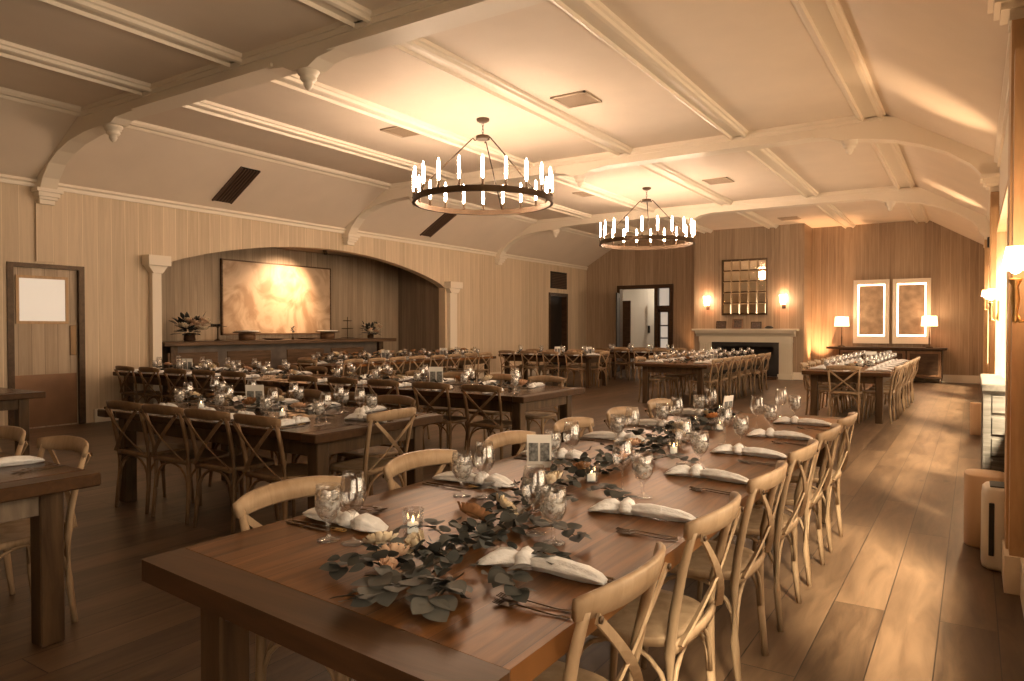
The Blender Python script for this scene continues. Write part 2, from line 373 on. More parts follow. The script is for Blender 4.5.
baseb(XL,XL+.03,5.55,6.4,'left'); baseb(XL,XL+.03,14.3,19.2,'left_far'); baseb(XL,XL+.03,YN,4.3,'left_near')
baseb(BX1,XR-.02,YF-.03,YF,'far'); baseb(-7.75,BX0,YF-.03,YF,'far_left'); baseb(FXB+.5,BX1+.001,BY-.03,BY,'chimney'); baseb(XR-.03,XR,YN,YF-.03,'right')

# trusses
for ti,ty in enumerate(TY):
    h=.11; mb=MB()
    xs=[]; 
    pts=[(XL+.005,3.26),(XL+.10,3.26),(XL+.13,3.36),(XL+.22,3.52),(XL+.40,3.70),(XL+.65,3.83),(XL+.95,3.92),(XL+1.35,3.98),(-9.35,4.0),(-9.1,4.0),(-9.0,4.05),(-8.5,4.07),(-6.1,4.07),(-5.85,4.04),(-5.72,3.98),(-5.48,3.98),(-5.35,4.04),(-5.1,4.07),(-1.95,4.07),(-1.7,4.04),(-1.58,3.99),(-1.3,3.97),(-.9,3.90),(-.6,3.80),(-.3,3.66),(-.05,3.48),(.06,3.34),(.09,3.22),(XR-.002,3.22)]
    mb.strips(pts,[sloz(min(max(p[0],XL),XR)) +.0 for p in pts],ty-h,ty+h,'x')
    # crown beads along both faces
    for s in (-1,1):
        mb.box(FX0,FX1,ty+s*h-(.05 if s<0 else 0),ty+s*h+(0 if s<0 else .05),ZC-.05,ZC)
        mb.box(FX0,FX1,ty+s*h-(.025 if s<0 else 0),ty+s*h+(0 if s<0 else .025),ZC-.10,ZC-.05)
        mb.box(-8.6,-6.0,ty+s*h-(.03 if s<0 else 0),ty+s*h+(0 if s<0 else .03),4.07,4.11)
        mb.box(-5.2,-1.9,ty+s*h-(.03 if s<0 else 0),ty+s*h+(0 if s<0 else .03),4.07,4.11)
    tr=trim(mb)
    for px in (-9.25,-5.6,-1.45):
        zt=4.0
        MB().lathe([(.001,zt-.21),(.03,zt-.19),(.05,zt-.15),(.045,zt-.12),(.07,zt-.115),(.085,zt-.09),(.075,zt-.06),(.10,zt-.055),(.10,zt-.03),(.115,zt-.025),(.115,zt)],16,Matrix.Translation((px,ty,0))).build('pendant_drop',M['trim'],tr)
    for s,xw in ((1,XL),(-1,XR)):
        k=MB()
        zt=3.36 if s==1 else 3.3
        for d,wd,z0,z1 in ((.20,.17,zt-.03,zt+.02),(.17,.14,zt-.09,zt-.03),(.14,.12,zt-.13,zt-.09),(.10,.10,zt-.19,zt-.13)):
            xa,xb=sorted((xw,xw+s*d)); k.box(xa,xb,ty-wd,ty+wd,z0,z1)
        k.build('corbel',M['trim'],tr)
# right pilasters
for ty in TY:
    k=MB(); k.box(.16,XR,ty-.13,ty+.17,.2,3.1); k.box(.172,XR,ty-.26,ty+.28,.2,2.9)
    trim(k,M['casing']); k=MB(); k.box(.15,XR-.03,ty-.28,ty+.30,0,.2); trim(k)
# left arch columns
for cy,cw in ((6.50,.075),(14.27,.14)):
    k=MB(); k.box(XL,XL+.1,cy-cw,cy+cw,0,2.3)
    k.prism([(cy-cw,2.3),(cy+cw,2.3),(cy+cw+.09,2.42),(cy-cw-.09,2.42)],XL,XL+.14,'x'); k.box(XL,XL+.2,cy-cw-.11,cy+cw+.11,2.42,2.58)
    k.box(XL,XL+.13,cy-cw-.03,cy+cw+.03,0,.2)
    trim(k)
# corner board strip under T1
trim(MB().box(XL,XL+.035,4.78,5.02,2.36,3.18),M['wallY'])

# ---- left door (door_1)
d=MB(); d.box(XL-.09,XL-.04,4.50,5.35,0,2.27); do=struct(d.build('door_1',M['doorw']))
f=MB(); f.box(XL-.12,XL+.02,4.42,4.50,0,2.33); f.box(XL-.12,XL+.02,5.35,5.43,0,2.33); f.box(XL-.12,XL+.02,4.50,5.35,2.27,2.33); f.build('door_frame',M['darkwood'],do)
f=MB(); f.box(XL-.035,XL-.03,4.57,5.19,1.52,2.12); f.build('frosted_pane',M['frost'],do)
f=MB()
for a in ((4.54,4.58,1.48,2.16),(5.18,5.22,1.48,2.16),(4.58,5.18,2.12,2.16),(4.58,5.18,1.48,1.52)): f.box(XL-.04,XL-.02,a[0],a[1],a[2],a[3])
f.build('pane_moulding',M['casing'],do)
MB().box(XL-.04,XL-.028,4.52,5.33,.02,.76).build('kick_plate',M['kick'],do)
MB().bbox(XL-.04,XL-.02,5.24,5.33,1.02,1.46,.004).build('push_plate',M['gold'],do)
# ---- far left doorway (door_2)
d=MB(); d.box(XL-.199,XL-.15,19.3,20.35,0,2.45); do=struct(d.build('door_2',M['black']))
f=MB(); f.box(XL-.2,XL+.03,19.22,19.32,0,2.53); f.box(XL-.2,XL+.03,20.33,20.43,0,2.53); f.box(XL-.2,XL+.03,19.32,20.33,2.43,2.53); f.build('door_frame',M['darkwood'],do)
g=thing('wall_vent','dark rectangular grille high on the wall over the black doorway','vent',(XL,19.85,2.93))
MB().box(.0,.02,-.52,.52,-.26,.27).build('vent_plate',M['black'],g)
k=MB()
for i in range(9): k.box(.02,.035,-.48,.48,-.22+i*.05,-.20+i*.05)
k.build('louvre',M['vent'],g)
# ---- glazed doors (door_3) in far wall
f=MB(); f.box(DX0,DX0+.1,YF-.05,YF+.2,0,DZ); f.box(DX1-.12,DX1,YF-.05,YF+.2,0,DZ); f.box(DX0+.1,DX1-.12,YF-.05,YF+.2,DZ-.12,DZ); f.box(DX1-.62,DX1-.5,YF-.05,YF+.2,0,DZ-.12); f.box(DX1-.5,DX1-.12,YF-.05,YF+.2,2.02,2.14)
do=struct(f.build('door_3',M['darkwood']))
k=MB(); xa,xb=DX1-.5,DX1-.12
k.box(xa,xa+.06,YF,YF+.06,0,2.02); k.box(xb-.06,xb,YF,YF+.06,0,2.02); k.box(xa,xb,YF,YF+.06,1.93,2.02); k.box(xa,xb,YF,YF+.06,0,.3)
for z in (.7,1.1,1.5): k.box(xa,xb,YF+.01,YF+.05,z-.02,z+.02)
k.build('sidelight_sash',M['darkwood'],do)
MB().box(xa,xb,YF+.1,YF+.105,.1,DZ-.1).build('sidelight_pane',M['frost'],do)
k=MB(); T=Matrix.Translation((DX0+.1,YF-.05,0))@Matrix.Rotation(R(-72),4,'Z')
k.box(0,.12,-.02,.02,0,2.55,T); k.box(.78,.9,-.02,.02,0,2.55,T); k.box(0,.9,-.02,.02,2.42,2.55,T); k.box(0,.9,-.02,.02,0,.4,T); k.box(.12,.78,-.01,.01,.4,2.42,T)
k.build('open_door_leaf',M['black'],do)
# vestibule
struct(MB().box(-11,-6.5,23.4,23.6,0,3.2).build('wall_vestibule',M['card']))
struct(MB().box(-11.1,-11,YF+.2,23.6,0,3.1).build('wall_vestibule_left',M['card'])); struct(MB().box(-6.5,-6.4,YF+.2,23.6,0,3.1).build('wall_vestibule_right',M['card']))
struct(MB().box(-11,-6.5,YF+.2,23.6,3.0,3.1).build('ceiling_vestibule',M['ceil']))
k=MB(); k.box(-9.5,-8.1,23.3,23.36,0,2.25); vd=struct(k.build('door_4',M['card']))
k=MB()
for z0,z1 in ((1.3,2.0),(.75,1.22),(.15,.67)): k.box(-9.15,-8.35,23.27,23.3,z0,z1)
k.build('door_pane',M['frost'],vd)
k=MB(); k.box(-10.15,-9.8,22.5,22.56,0,2.35); k.build('dark_leaf',M['darkwood'],vd)
MB().bbox(-9.45,-9.40,23.2,23.3,1.25,1.5,.005).build('door_handle',M['black'],vd)

# ---- fireplace
fp=thing('fireplace_mantel','cream fluted fireplace surround with a deep moulded shelf','fireplace',(-5.47,BY-.01,0))
def pil(x):
    k=MB(); k.box(x-.17,x+.17,-.12,0,.12,1.02); k.box(x-.20,x+.20,-.16,0,0,.14)
    for i in range(6): k.box(x-.14+i*.05,x-.115+i*.05,-.135,-.12,.18,.98)
    k.build('pilaster',M['mantel'],fp)
pil(-1.12); pil(1.12)
k=MB(); k.box(-1.3,1.3,-.14,0,1.02,1.18); k.prism([(-.14,1.18),(0,1.18),(0,1.34),(-.30,1.34),(-.28,1.28),(-.19,1.24)],-1.37,1.37,'x'); k.build('frieze',M['mantel'],fp)
MB().bbox(-1.46,1.46,-.34,0,1.34,1.40,.01).build('mantel_shelf',M['mantel'],fp)
k=MB(); k.box(-.945,-.80,-.06,0,0,1.02); k.box(.80,.945,-.06,0,0,1.02); k.box(-.80,.80,-.06,0,.90,1.02); k.build('black_surround',M['black'],fp)
k=MB(); k.box(-.80,.80,.57,.60,0.012,FZ-.002); k.box(-.80,-.78,.02,.57,0.012,FZ-.002); k.box(.78,.80,.02,.57,0.012,FZ-.002); k.box(-.80,.80,.02,.6,.001,.011); k.build('firebox_lining',M['black'],fp)
MB().bbox(.68,.95,-.42,-.2,0,.08,.01).build('hearth_block',M['darkwood'],fp)
g=thing('mirror','large multi-pane mirror in a thin frame over the fireplace','mirror',(-5.50,BY-.005,2.59))
k=MB(); W2,H2=.64,.80
for a in ((-W2,W2,H2-.03,H2),(-W2,W2,-H2,-H2+.03),(-W2,-W2+.03,-H2,H2),(W2-.03,W2,-H2,H2)): k.box(a[0],a[1],-.05,0,a[2],a[3])
k.build('mirror_frame',M['gold'],g)
for i in range(5):
    for j in range(5):
        x=-.61+1.22*i/5; z=-.77+1.54*j/5
        a=.122-.012; b=.154-.012; cx=x+.122; cz=z+.154
        q=MB(); tl=random.uniform(-.0025,.0025)
        q.add([(cx-.12,-.022,cz-.152),(cx+.12,-.022,cz-.152),(cx+.12,-.022,cz+.152),(cx-.12,-.022,cz+.152),(cx-a+.02,-.034+tl,cz-b+.02),(cx+a-.02,-.034-tl,cz-b+.02),(cx+a-.02,-.034-tl,cz+b-.02),(cx-a+.02,-.034+tl,cz+b-.02),(cx-.12,-.012,cz-.152),(cx+.12,-.012,cz-.152),(cx+.12,-.012,cz+.152),(cx-.12,-.012,cz+.152)],
              [(4,5,6,7),(0,1,5,4),(1,2,6,5),(2,3,7,6),(3,0,4,7),(8,9,1,0),(9,10,2,1),(10,11,3,2),(11,8,0,3),(8,11,10,9)])
        q.build('mirror_pane',M['mirror'],g)
fr=[(-6.12,.28,.22,'left end of the mantel'),(-5.65,.29,.28,'middle of the mantel'),(-5.13,.29,.20,'right part of the mantel')]
for i,(x,wd,hh,t) in enumerate(fr):
    g=thing('framed_photo',['dark wooden photo frame with two pale prints, ','reddish brown photo frame, tallest of three, ','plain black photo frame, '][i]+t,'photo frame',(x,BY-.16,1.40),0,'frames on the mantel')
    Mt=Matrix.Rotation(R(-8),4,'X')
    k=MB(); 
    for a in ((-wd/2,wd/2,hh-.03,hh),(-wd/2,wd/2,.0,.03),(-wd/2,-wd/2+.03,0,hh),(wd/2-.03,wd/2,0,hh)): k.box(a[0],a[1],-.02,.01,a[2],a[3],Mt)
    k.build('frame',M['darkwood'] if i!=1 else M['midwood'],g)
    MB().box(-wd/2+.03,wd/2-.03,-.006,.004,.03,hh-.03,Mt).build('print',M['print'],g)
g=thing('mantel_ornament','small dark low ornament at the right end of the mantel shelf','ornament',(-4.78,BY-.16,1.40))
MB().lathe([(.02,0),(.09,.01),(.10,.04),(.05,.08),(.001,.09)],12,Matrix.Diagonal((1.2,.6,1,1))).build('bowl_body',M['black'],g)

# wall sconces on the chimney breast
def sconce_far(x,label):
    g=thing('wall_sconce',label,'wall lamp',(x,BY,2.08),0,'sconces on the chimney breast')
    MB().bbox(-.05,.05,-.02,0,-.12,.12,.006).build('back_plate',M['bronze'],g)
    MB().sweep([(0,-.02,-.05),(0,-.08,-.08),(0,-.13,-.04),(0,-.13,.02)],.01).build('arm',M['bronze'],g)
    MB().lathe([(.065,-.02),(.10,.24),(.095,.24),(.06,-.015)],18,Matrix.Translation((0,-.13,.02)),cap=False).build('lamp_shade',M['shadeL'],g)
    MB().lathe([(.001,.02),(.035,.04),(.045,.12),(.02,.19),(.001,.2)],12,Matrix.Translation((0,-.13,.01))).build('bulb',M['shadeL'],g)
sconce_far(-6.55,'bright glass wall sconce to the left of the mirror')
sconce_far(-4.42,'bright glass wall sconce to the right of the mirror')

# backlit framed panels above sideboard
for i,(x0,x1,t) in enumerate(((-2.80,-1.92,'left of the pair, nearer the fireplace'),(-1.84,-.95,'right of the pair, nearer the windows'))):
    g=thing('lit_wall_panel','white framed mottled panel with glowing edges, '+t,'wall panel',(0,YF,0),0,'lit panels over the sideboard')
    k=MB()
    for a in ((x0,x1,2.62,2.74),(x0,x1,1.0,1.2),(x0,x0+.1,1.2,2.62),(x1-.1,x1,1.2,2.62)): k.box(a[0],a[1],-.1,-.002,a[2],a[3])
    k.build('frame',M['trim'],g)
    k=MB(); a0,a1,b0,b1=x0+.1,x1-.1,1.2,2.62
    for a in ((a0,a1,b1-.05,b1),(a0,a1,b0,b0+.05),(a0,a0+.05,b0+.05,b1-.05),(a1-.05,a1,b0+.05,b1-.05)): k.box(a[0],a[1],-.035,-.01,a[2],a[3])
    k.build('light_strip',M['led'],g)
    MB().box(a0+.04,a1-.04,-.05,-.036,b0+.04,b1-.04).build('mottled_panel',M['slate'],g)
# sideboard
g=thing('sideboard','long dark wooden sideboard under the two lit panels','sideboard',(-1.98,21.4,0))
MB().bbox(-1.42,1.42,-.27,.35,.85,.91,.008).build('sideboard_top',M['darkwood'],g)
k=MB(); k.box(-1.1,1.32,-.2,.33,.12,.85); k.build('carcass',M['darkwood'],g)
for i in range(3):
    x0=-1.07+i*.8; k=MB(); k.bbox(x0,x0+.76,-.225,-.2,.16,.82,.008); dd=k.build('door',M['midwood'],g)
    MB().bbox(x0+.06,x0+.70,-.235,-.224,.22,.76,.006).build('door_panel',M['darkwood'],dd)
for x in (-1.05,1.27):
    for y in (-.15,.28): MB().lathe([(.03,0),(.04,.12)],8,Matrix.Translation((x,y,0))).build('foot',M['darkwood'],g)
for x,t in ((-3.04,'left of the lit panels'),(-.96,'in front of the right lit panel')):
    g=thing('table_lamp','glowing drum-shaded table lamp on the sideboard, '+t,'lamp',(x,21.35,.91),0,'sideboard lamps')
    MB().lathe([(.09,0),(.09,.02),(.03,.035),(.015,.06),(.02,.25),(.012,.3),(.012,.68)],14).build('lamp_base',M['bronze'],g)
    MB().lathe([(.19,.56),(.17,.82),(.168,.82),(.188,.56)],24,cap=False).build('lamp_shade',M['shade'],g)
    MB().lathe([(.001,.6),(.03,.63),(.03,.7),(.001,.74)],10).build('bulb',M['shadeL'],g)

# right wall sconces; the farthest is an added fixture for a ceiling light streak
for (x,y,z,t) in ((.168,4.22,1.66,'nearest, at the right edge of the photo'),(.168,10.0,1.72,'farther, beside the bright window'),(.168,15.7,1.96,'farthest, tiny, added for the far ceiling streak')):
    g=thing('wall_sconce','brass wall sconce with pleated opal shade, '+t,'wall lamp',(x,y,z),0,'sconces on the window piers')
    MB().lathe([(.062,.04),(.040,.155),(.037,.155),(.059,.04)],22,cap=False).build('lamp_shade',M['shade'],g)
    MB().lathe([(.001,.02),(.02,.03),(.026,.06),(.02,.12),(.001,.14)],12).build('bulb',M['shadeL'],g)
    MB().lathe([(.001,-.22),(.016,-.20),(.012,-.16),(.022,-.10),(.014,-.04),(.028,-.01),(.03,.0)],12).build('candle_holder',M['ring'],g)
    k=MB(); k.sweep([(0,0,-.16),(.02,0,-.21),(.05,0,-.2),(.07,0,-.12)],.009); k.build('arm',M['ring'],g)
    MB().bbox(.062,.0815,-.03,.03,-.22,.02,.005).build('back_plate',M['ring'],g)

# barn-board radiator cover, air purifier, bins
g=thing('radiator_cover','grey barn-board cabinet with pale stone top under the window','cabinet',(.062,5.95,0))
k=MB(); k.box(0,.045,0,1.3,0,.98); k.box(.045,.14,.015,1.3,0,.98); k.build('cabinet_body',M['barn'],g)
MB().bbox(-.012,.142,-.03,1.33,.98,1.03,.006).build('stone_top',M['stone'],g)
for i in range(6): 
    MB().bbox(.05,.138,-.004,.016,.08+i*.15,.20+i*.15,.004).build('slat',M['barn'],g)
g=thing('air_purifier','white rounded upright air purifier with dark slot standing on the floor','air purifier',(.140,5.12,0))
k=MB(); k.sweep([(0,0,z) for z in (.0,.01,.03,.43,.47,.485)],[.07,.088,.092,.092,.088,.075],[.11,.125,.13,.13,.125,.11],24,up=(0,1,0),sup=.6); k.build('housing',M['white'],g)
MB().bbox(-.055,-.028,-.1365,-.128,.09,.40,.003).build('intake_slot',M['black'],g)
MB().bbox(-.05,.05,-.09,.09,.482,.492,.004).build('control_panel',M['black'],g)
MB().lathe([(.085,0),(.09,.02)],20).build('base_ring',M['ventc'],g)
for (x,y,hh,r,t) in ((.075,5.60,.47,.118,'behind the air purifier'),(.05,11.35,.42,.08,'farther along the window wall')):
    o=MB().sweep([(0,0,z) for z in (0,.01,hh*.98,hh)],[r*.95,r,r,r*.96],[r*1.1,r*1.15,r*1.15,r*1.1],24,up=(0,1,0),sup=.7).build('waste_bin',M['bin'])
    o.location=(x,y,0); tag(o,'beige rounded waste bin standing on the floor, '+t,'bin','bins by the windows')

o=MB().bbox(-.06,.0,-.06,.06,-.09,.09,.008).build('wall_speaker',M['black'],loc=(XR,15.3,2.95)); tag(o,'small black speaker box high on the window wall','speaker')
# ---- ceiling vents
def diffuser(x,y,t):
    g=thing('ceiling_vent','square perforated vent in the ceiling, '+t,'vent',(x,y,ZC),0,'square ceiling vents')
    k=MB(); s=.24
    for a in ((-s,s,s-.03,s),(-s,s,-s,-s+.03),(-s,-s+.03,-s,s),(s-.03,s,-s,s)): k.box(a[0],a[1],a[2],a[3],-.02,0)
    k.build('vent_frame',M['ventc'],g)
    MB().box(-s+.03,s-.03,-s+.03,s-.03,-.006,-.001).build('vent_box',M['ventb'],g)
    k=MB()
    for i in range(12): k.box(-s+.03,s-.03,-s+.045+i*.036,-s+.063+i*.036,-.014,-.006)
    k.build('louvre',M['ventc'],g)
diffuser(-4.19,7.94,'nearest, right of the near chandelier'); diffuser(-6.95,7.84,'nearest on the left of the near chandelier')
diffuser(-4.18,13.8,'right of the far chandelier'); diffuser(-6.9,13.6,'left of the far chandelier'); diffuser(-4.05,19.5,'farthest, before the end wall')
for (y,t) in ((7.62,'nearer one'),(13.05,'farther one')):
    ang=math.atan2(ZC-ZM,FX0-XL); T=Matrix.Translation((-10.52,y,sloz(-10.52)))@Matrix.Rotation(-ang,4,'Y')
    g=thing('slope_vent','dark oblong grille in the left sloping ceiling, '+t,'vent',(0,0,0),0,'slope grilles'); g.matrix_world=T
    MB().box(-.46,.46,-.18,.18,-.012,-.002).build('vent_plate',M['black'],g)
    k=MB()
    for i in range(6): k.box(-.44,.44,-.16+i*.058,-.135+i*.058,-.03,-.012)
    for a in ((-.46,.46,-.19,-.17),(-.46,.46,.17,.19)): k.box(a[0],a[1],a[2],a[3],-.03,-.0)
    k.build('louvre',M['vent'],g)

# ---- chandeliers
def chandelier(x,y,label):
    g=thing('chandelier',label,'chandelier',(x,y,ZC),R(8),'iron ring chandeliers')
    MB().lathe([(.001,-.055),(.05,-.05),(.085,-.03),(.09,-.012),(.09,0)],20).build('canopy',M['bronze'],g)
    k=MB()
    for i in range(4):
        z=-.055-.045*i; T=Matrix.Translation((0,0,z-.02))@Matrix.Rotation(PI/2*(i%2),4,'Z')
        k.sweep([(.013*math.cos(a),0,.03*math.sin(a)) for a in [2*PI*j/10 for j in range(10)]],.004,n=5,M=T,closed=True,up=(0,1,0))
    k.build('chain',M['bronze'],g)
    MB().lathe([(.09,-.28),(.095,-.28),(.095,-.235),(.09,-.235),(.012,-.225),(.012,-.28)],20).build('hub',M['bronze'],g)
    RR=.935; zr=-1.12
    k=MB(); k.lathe([(RR,zr-.035),(RR+.02,zr-.035),(RR+.02,zr+.035),(RR,zr+.035),(RR,zr-.035)],72,cap=False,smooth=False); 
    k.lathe([(RR-.012,zr-.043),(RR+.028,zr-.043),(RR+.028,zr-.036),(RR-.012,zr-.036),(RR-.012,zr-.043)],72,cap=False,smooth=False); k.build('ring',M['bronze'],g)
    for i in range(3):
        a=R(100)+2*PI*i/3; c_,s_=math.cos(a),math.sin(a)
        MB().sweep([(.09*c_,.09*s_,-.29),(.11*c_,.11*s_,-.30),(.14*c_,.14*s_,-.27),(.16*c_,.16*s_,-.29),(RR*c_,RR*s_,zr+.05)],.009,n=6).build('rod',M['bronze'],g)
    for i in range(20):
        a=2*PI*(i+.5)/20; T=Matrix.Translation((RR*1.01*math.cos(a),RR*1.01*math.sin(a),zr))
        cd=MB().lathe([(.001,.02),(.022,.03),(.024,.05),(.017,.055),(.017,.12),(.001,.12)],10,T).build('candle_cup',M['bronze'],g)
        MB().lathe([(.001,.12),(.014,.13),(.017,.17),(.017,.34),(.011,.39),(.001,.41)],10,T).build('bulb',M['bulb'],cd)
chandelier(-5.66,8.0,'large iron ring chandelier with lit tube bulbs, nearer of two')
chandelier(-5.62,13.72,'iron ring chandelier with lit tube bulbs, farther of two')

# ---- alcove: stone panel, bar, things on it
g=thing('stone_panel','large veined stone panel glowing warm behind the bar','wall panel',(-12.745,10.3,2.05))
MB().box(0,.05,-1.42,1.42,-.74,.74).build('stone_slab',M['marble'],g)
k=MB()
for a in ((-1.45,1.45,.74,.77),(-1.45,1.45,-.77,-.74),(-1.45,-1.42,-.77,.77),(1.42,1.45,-.77,.77)): k.box(0,.06,a[0],a[1],a[2],a[3])
k.build('panel_edge',M['bar'],g)
g=thing('bar_counter','long dark timber bar counter inside the arched alcove','bar',(-12.1,10.0,0))
MB().bbox(-.38,.38,-2.95,2.95,1.10,1.18,.01).build('bar_top',M['bar'],g)
k=MB(); k.box(-.25,.2,-2.75,2.45,.0,1.10); k.build('bar_front',M['barf'],g)
for y in (-2.3,-1.1,.3,1.5):
    MB().bbox(.2,.225,y-.5,y+.5,.15,.98,.008).build('front_panel',M['bar'],g)
for y in (-2.75,2.5): MB().bbox(.12,.24,y,y+.14,0,1.1,.006).build('leg',M['darkwood'],g)
BZ=1.18
def flower_head(r,seed,petals=3):
    rn=random.Random(seed); k=MB()
    for L_ in range(petals+1):
        n=5+L_*2; rad=r*(.25+.75*L_/petals); tilt=R(78-58*L_/petals)
        for i in range(n):
            a=2*PI*(i+.5*(L_%2))/n+rn.uniform(-.15,.15); wd=rad*math.tan(PI/n)*1.5; ln=r*(.55+.35*L_/petals)
            T=Matrix.Rotation(a,4,'Z')@Matrix.Translation((rad*.35,0,r*.12))@Matrix.Rotation(-tilt+rn.uniform(-.15,.15),4,'Y')
            vs=[(0,-wd*.3,0),(0,wd*.3,0),(ln*.5,-wd*.62,-.12*r),(ln*.5,0,-.22*r),(ln*.5,wd*.62,-.12*r),(ln,-wd*.4,.10*r),(ln*1.08,0,.02*r),(ln,wd*.4,.10*r)]
            k.add(vs,[(0,3,2),(0,1,3),(1,4,3),(2,3,6,5),(3,4,7,6)],True,T)
    k.lathe([(.001,-.02*r),(r*.4,.0),(r*.45,.2*r),(r*.25,.42*r),(.001,.5*r)],8)
    return k
FL={}
for cn,r in (('cream_fl',.042),('blush',.04),('rust',.038),('orange',.036)):
    o=flower_head(r,len(FL)*7+1).build('rose',M[cn]); FL[cn]=o.data; bpy.data.objects.remove(o)
def add_flower(parent,cn,loc,sc=1,rx=0,rz=0):
    o=bpy.data.objects.new('rose',FL[cn]); COL.objects.link(o); o.parent=parent; o.location=loc; o.rotation_euler=(rx,random.uniform(-.4,.4),rz); o.scale=(sc,sc,sc); return o
def leaf(k,T,l,w,fold=.25,n=5):
    vs=[(0,0,0)]; 
    for i in range(1,n):
        t=i/n; ww=w*math.sin(PI*t**.75)**.75; z=-.12*l*t*t
        vs+= [(l*t,-ww,z+fold*ww),(l*t,0,z),(l*t,ww,z+fold*ww)]
    vs.append((l,0,-.12*l)); fs=[(0,1,2),(0,2,3)]
    for i in range(n-2):
        a=1+3*i; fs+=[(a,a+3,a+4,a+1),(a+1,a+4,a+5,a+2)]
    e=1+3*(n-2); fs+=[(e,e+3,e+1),(e+1,e+3,e+2)]
    k.add(vs,fs,True,T)
def bouquet(loc,label,sz=1,name='flower_arrangement'):
    g=thing(name,label,'flowers',loc)
    MB().lathe([(.06*sz,0),(.07*sz,.02*sz),(.06*sz,.1*sz),(.065*sz,.1*sz)],12).build('vase',M['darkwood'],g)
    k=MB(); rn=random.Random(int(sz*100)+len(label))
    for i in range(120):
        a=rn.uniform(0,2*PI); e=rn.uniform(-.15,1.4); d=rn.uniform(.02,.17)*sz
        T=Matrix.Translation((d*math.cos(a)*.8,d*math.sin(a),.1*sz+d*1.2*math.sin(e)))@Matrix.Rotation(a,4,'Z')@Matrix.Rotation(-e,4,'Y')
        leaf(k,T,.1*sz,.025*sz)
    k.build('foliage',M['leaf'],g)
    for i in range(14):
        a=rn.uniform(0,2*PI); d=rn.uniform(.06,.16)*sz
        add_flower(g,rn.choice(['cream_fl','cream_fl','blush']),(abs(d*math.cos(a))+.06*sz,d*math.sin(a),(.12+rn.uniform(0,.15))*sz),1.25*sz,rn.uniform(-.6,.6),a)
    return g
bouquet((-12.0,7.7,BZ),'loose cream and dark flower arrangement at the left end of the bar',1.5)
bouquet((-12.1,12.45,BZ),'low cream flower arrangement at the right end of the bar',1.15)
def stand(y,r,h,label,col='bronze',thick=.012):
    g=thing('cake_stand',label,'cake stand',(-12.1,y,BZ),0)
    MB().lathe([(.07,0),(.07,.01),(.015,.03),(.012,h-.02),(.03,h)],14).build('stand_foot',M[col],g)
    MB().lathe([(.03,h),(r,h+.005),(r*1.04,h+.005+thick),(.001,h+.005+thick)],24).build('stand_plate',M[col],g)
    return g
g=stand(8.35,.16,.26,'tall thin dark pedestal stand beside the left flower arrangement')
k=MB(); rn=random.Random(2)
for i in range(14): a=rn.uniform(0,2*PI); d=rn.uniform(0,.12); k.lathe([(.001,0),(.025,.01),(.02,.035),(.001,.045)],7,Matrix.Translation((d*math.cos(a),d*math.sin(a),.275)))
k.build('dark_cupcakes',M['black'],g)
def drum(y,label):
    g=thing('cake_stand',label,'cake stand',(-12.1,y,BZ),0,'drum cake stands')
    MB().lathe([(.16,0),(.165,.14),(.001,.14)],24).build('drum_base',M['midwood'],g)
    MB().lathe([(.001,.14),(.26,.145),(.27,.165),(.001,.17)],28).build('plate',M['bar'],g)
    MB().lathe([(.22,.17),(.22,.19),(.001,.195)],28).build('pastry',M['card'],g)
drum(9.0,'wide cake stand on a wooden drum at the left of the stone panel'); drum(11.1,'wide cake stand on a wooden drum at the right of the stone panel')
for y,t in ((9.6,'left of the small sprig'),(10.45,'right of the small sprig')):
    o=MB().lathe([(.001,.0),(.14,.0),(.24,.03),(.235,.035),(.13,.01),(.001,.01)],28).build('platter',M['darkwood'],loc=(-12.05,y,BZ)); tag(o,'flat dark serving platter on the bar, '+t,'platter','platters on the bar')
g=thing('bud_vase','thin bud vase with a dark sprig in front of the stone panel','vase',(-12.0,10.05,BZ))
MB().lathe([(.03,0),(.03,.03),(.008,.06),(.006,.14),(.012,.15)],10).build('vase_body',M['bronze'],g)
k=MB()
for i in range(10): leaf(k,Matrix.Translation((0,0,.14+.012*i))@Matrix.Rotation(i*2.3,4,'Z')@Matrix.Rotation(-.6,4,'Y'),.09,.02)
k.build('sprig',M['leaf'],g)
g=thing('tiered_stand','two-tier dark serving stand right of the stone panel','cake stand',(-12.15,11.75,BZ))
MB().lathe([(.16,.02),(.17,.03),(.001,.035)],22).build('lower_tier',M['bronze'],g)
MB().lathe([(.001,.22),(.13,.22),(.14,.235),(.001,.24)],22).build('middle_tier',M['bronze'],g)
MB().lathe([(.001,.40),(.10,.40),(.11,.415),(.001,.42)],22).build('upper_tier',M['bronze'],g)
MB().lathe([(.008,.0),(.008,.5)],8).build('stem',M['bronze'],g)

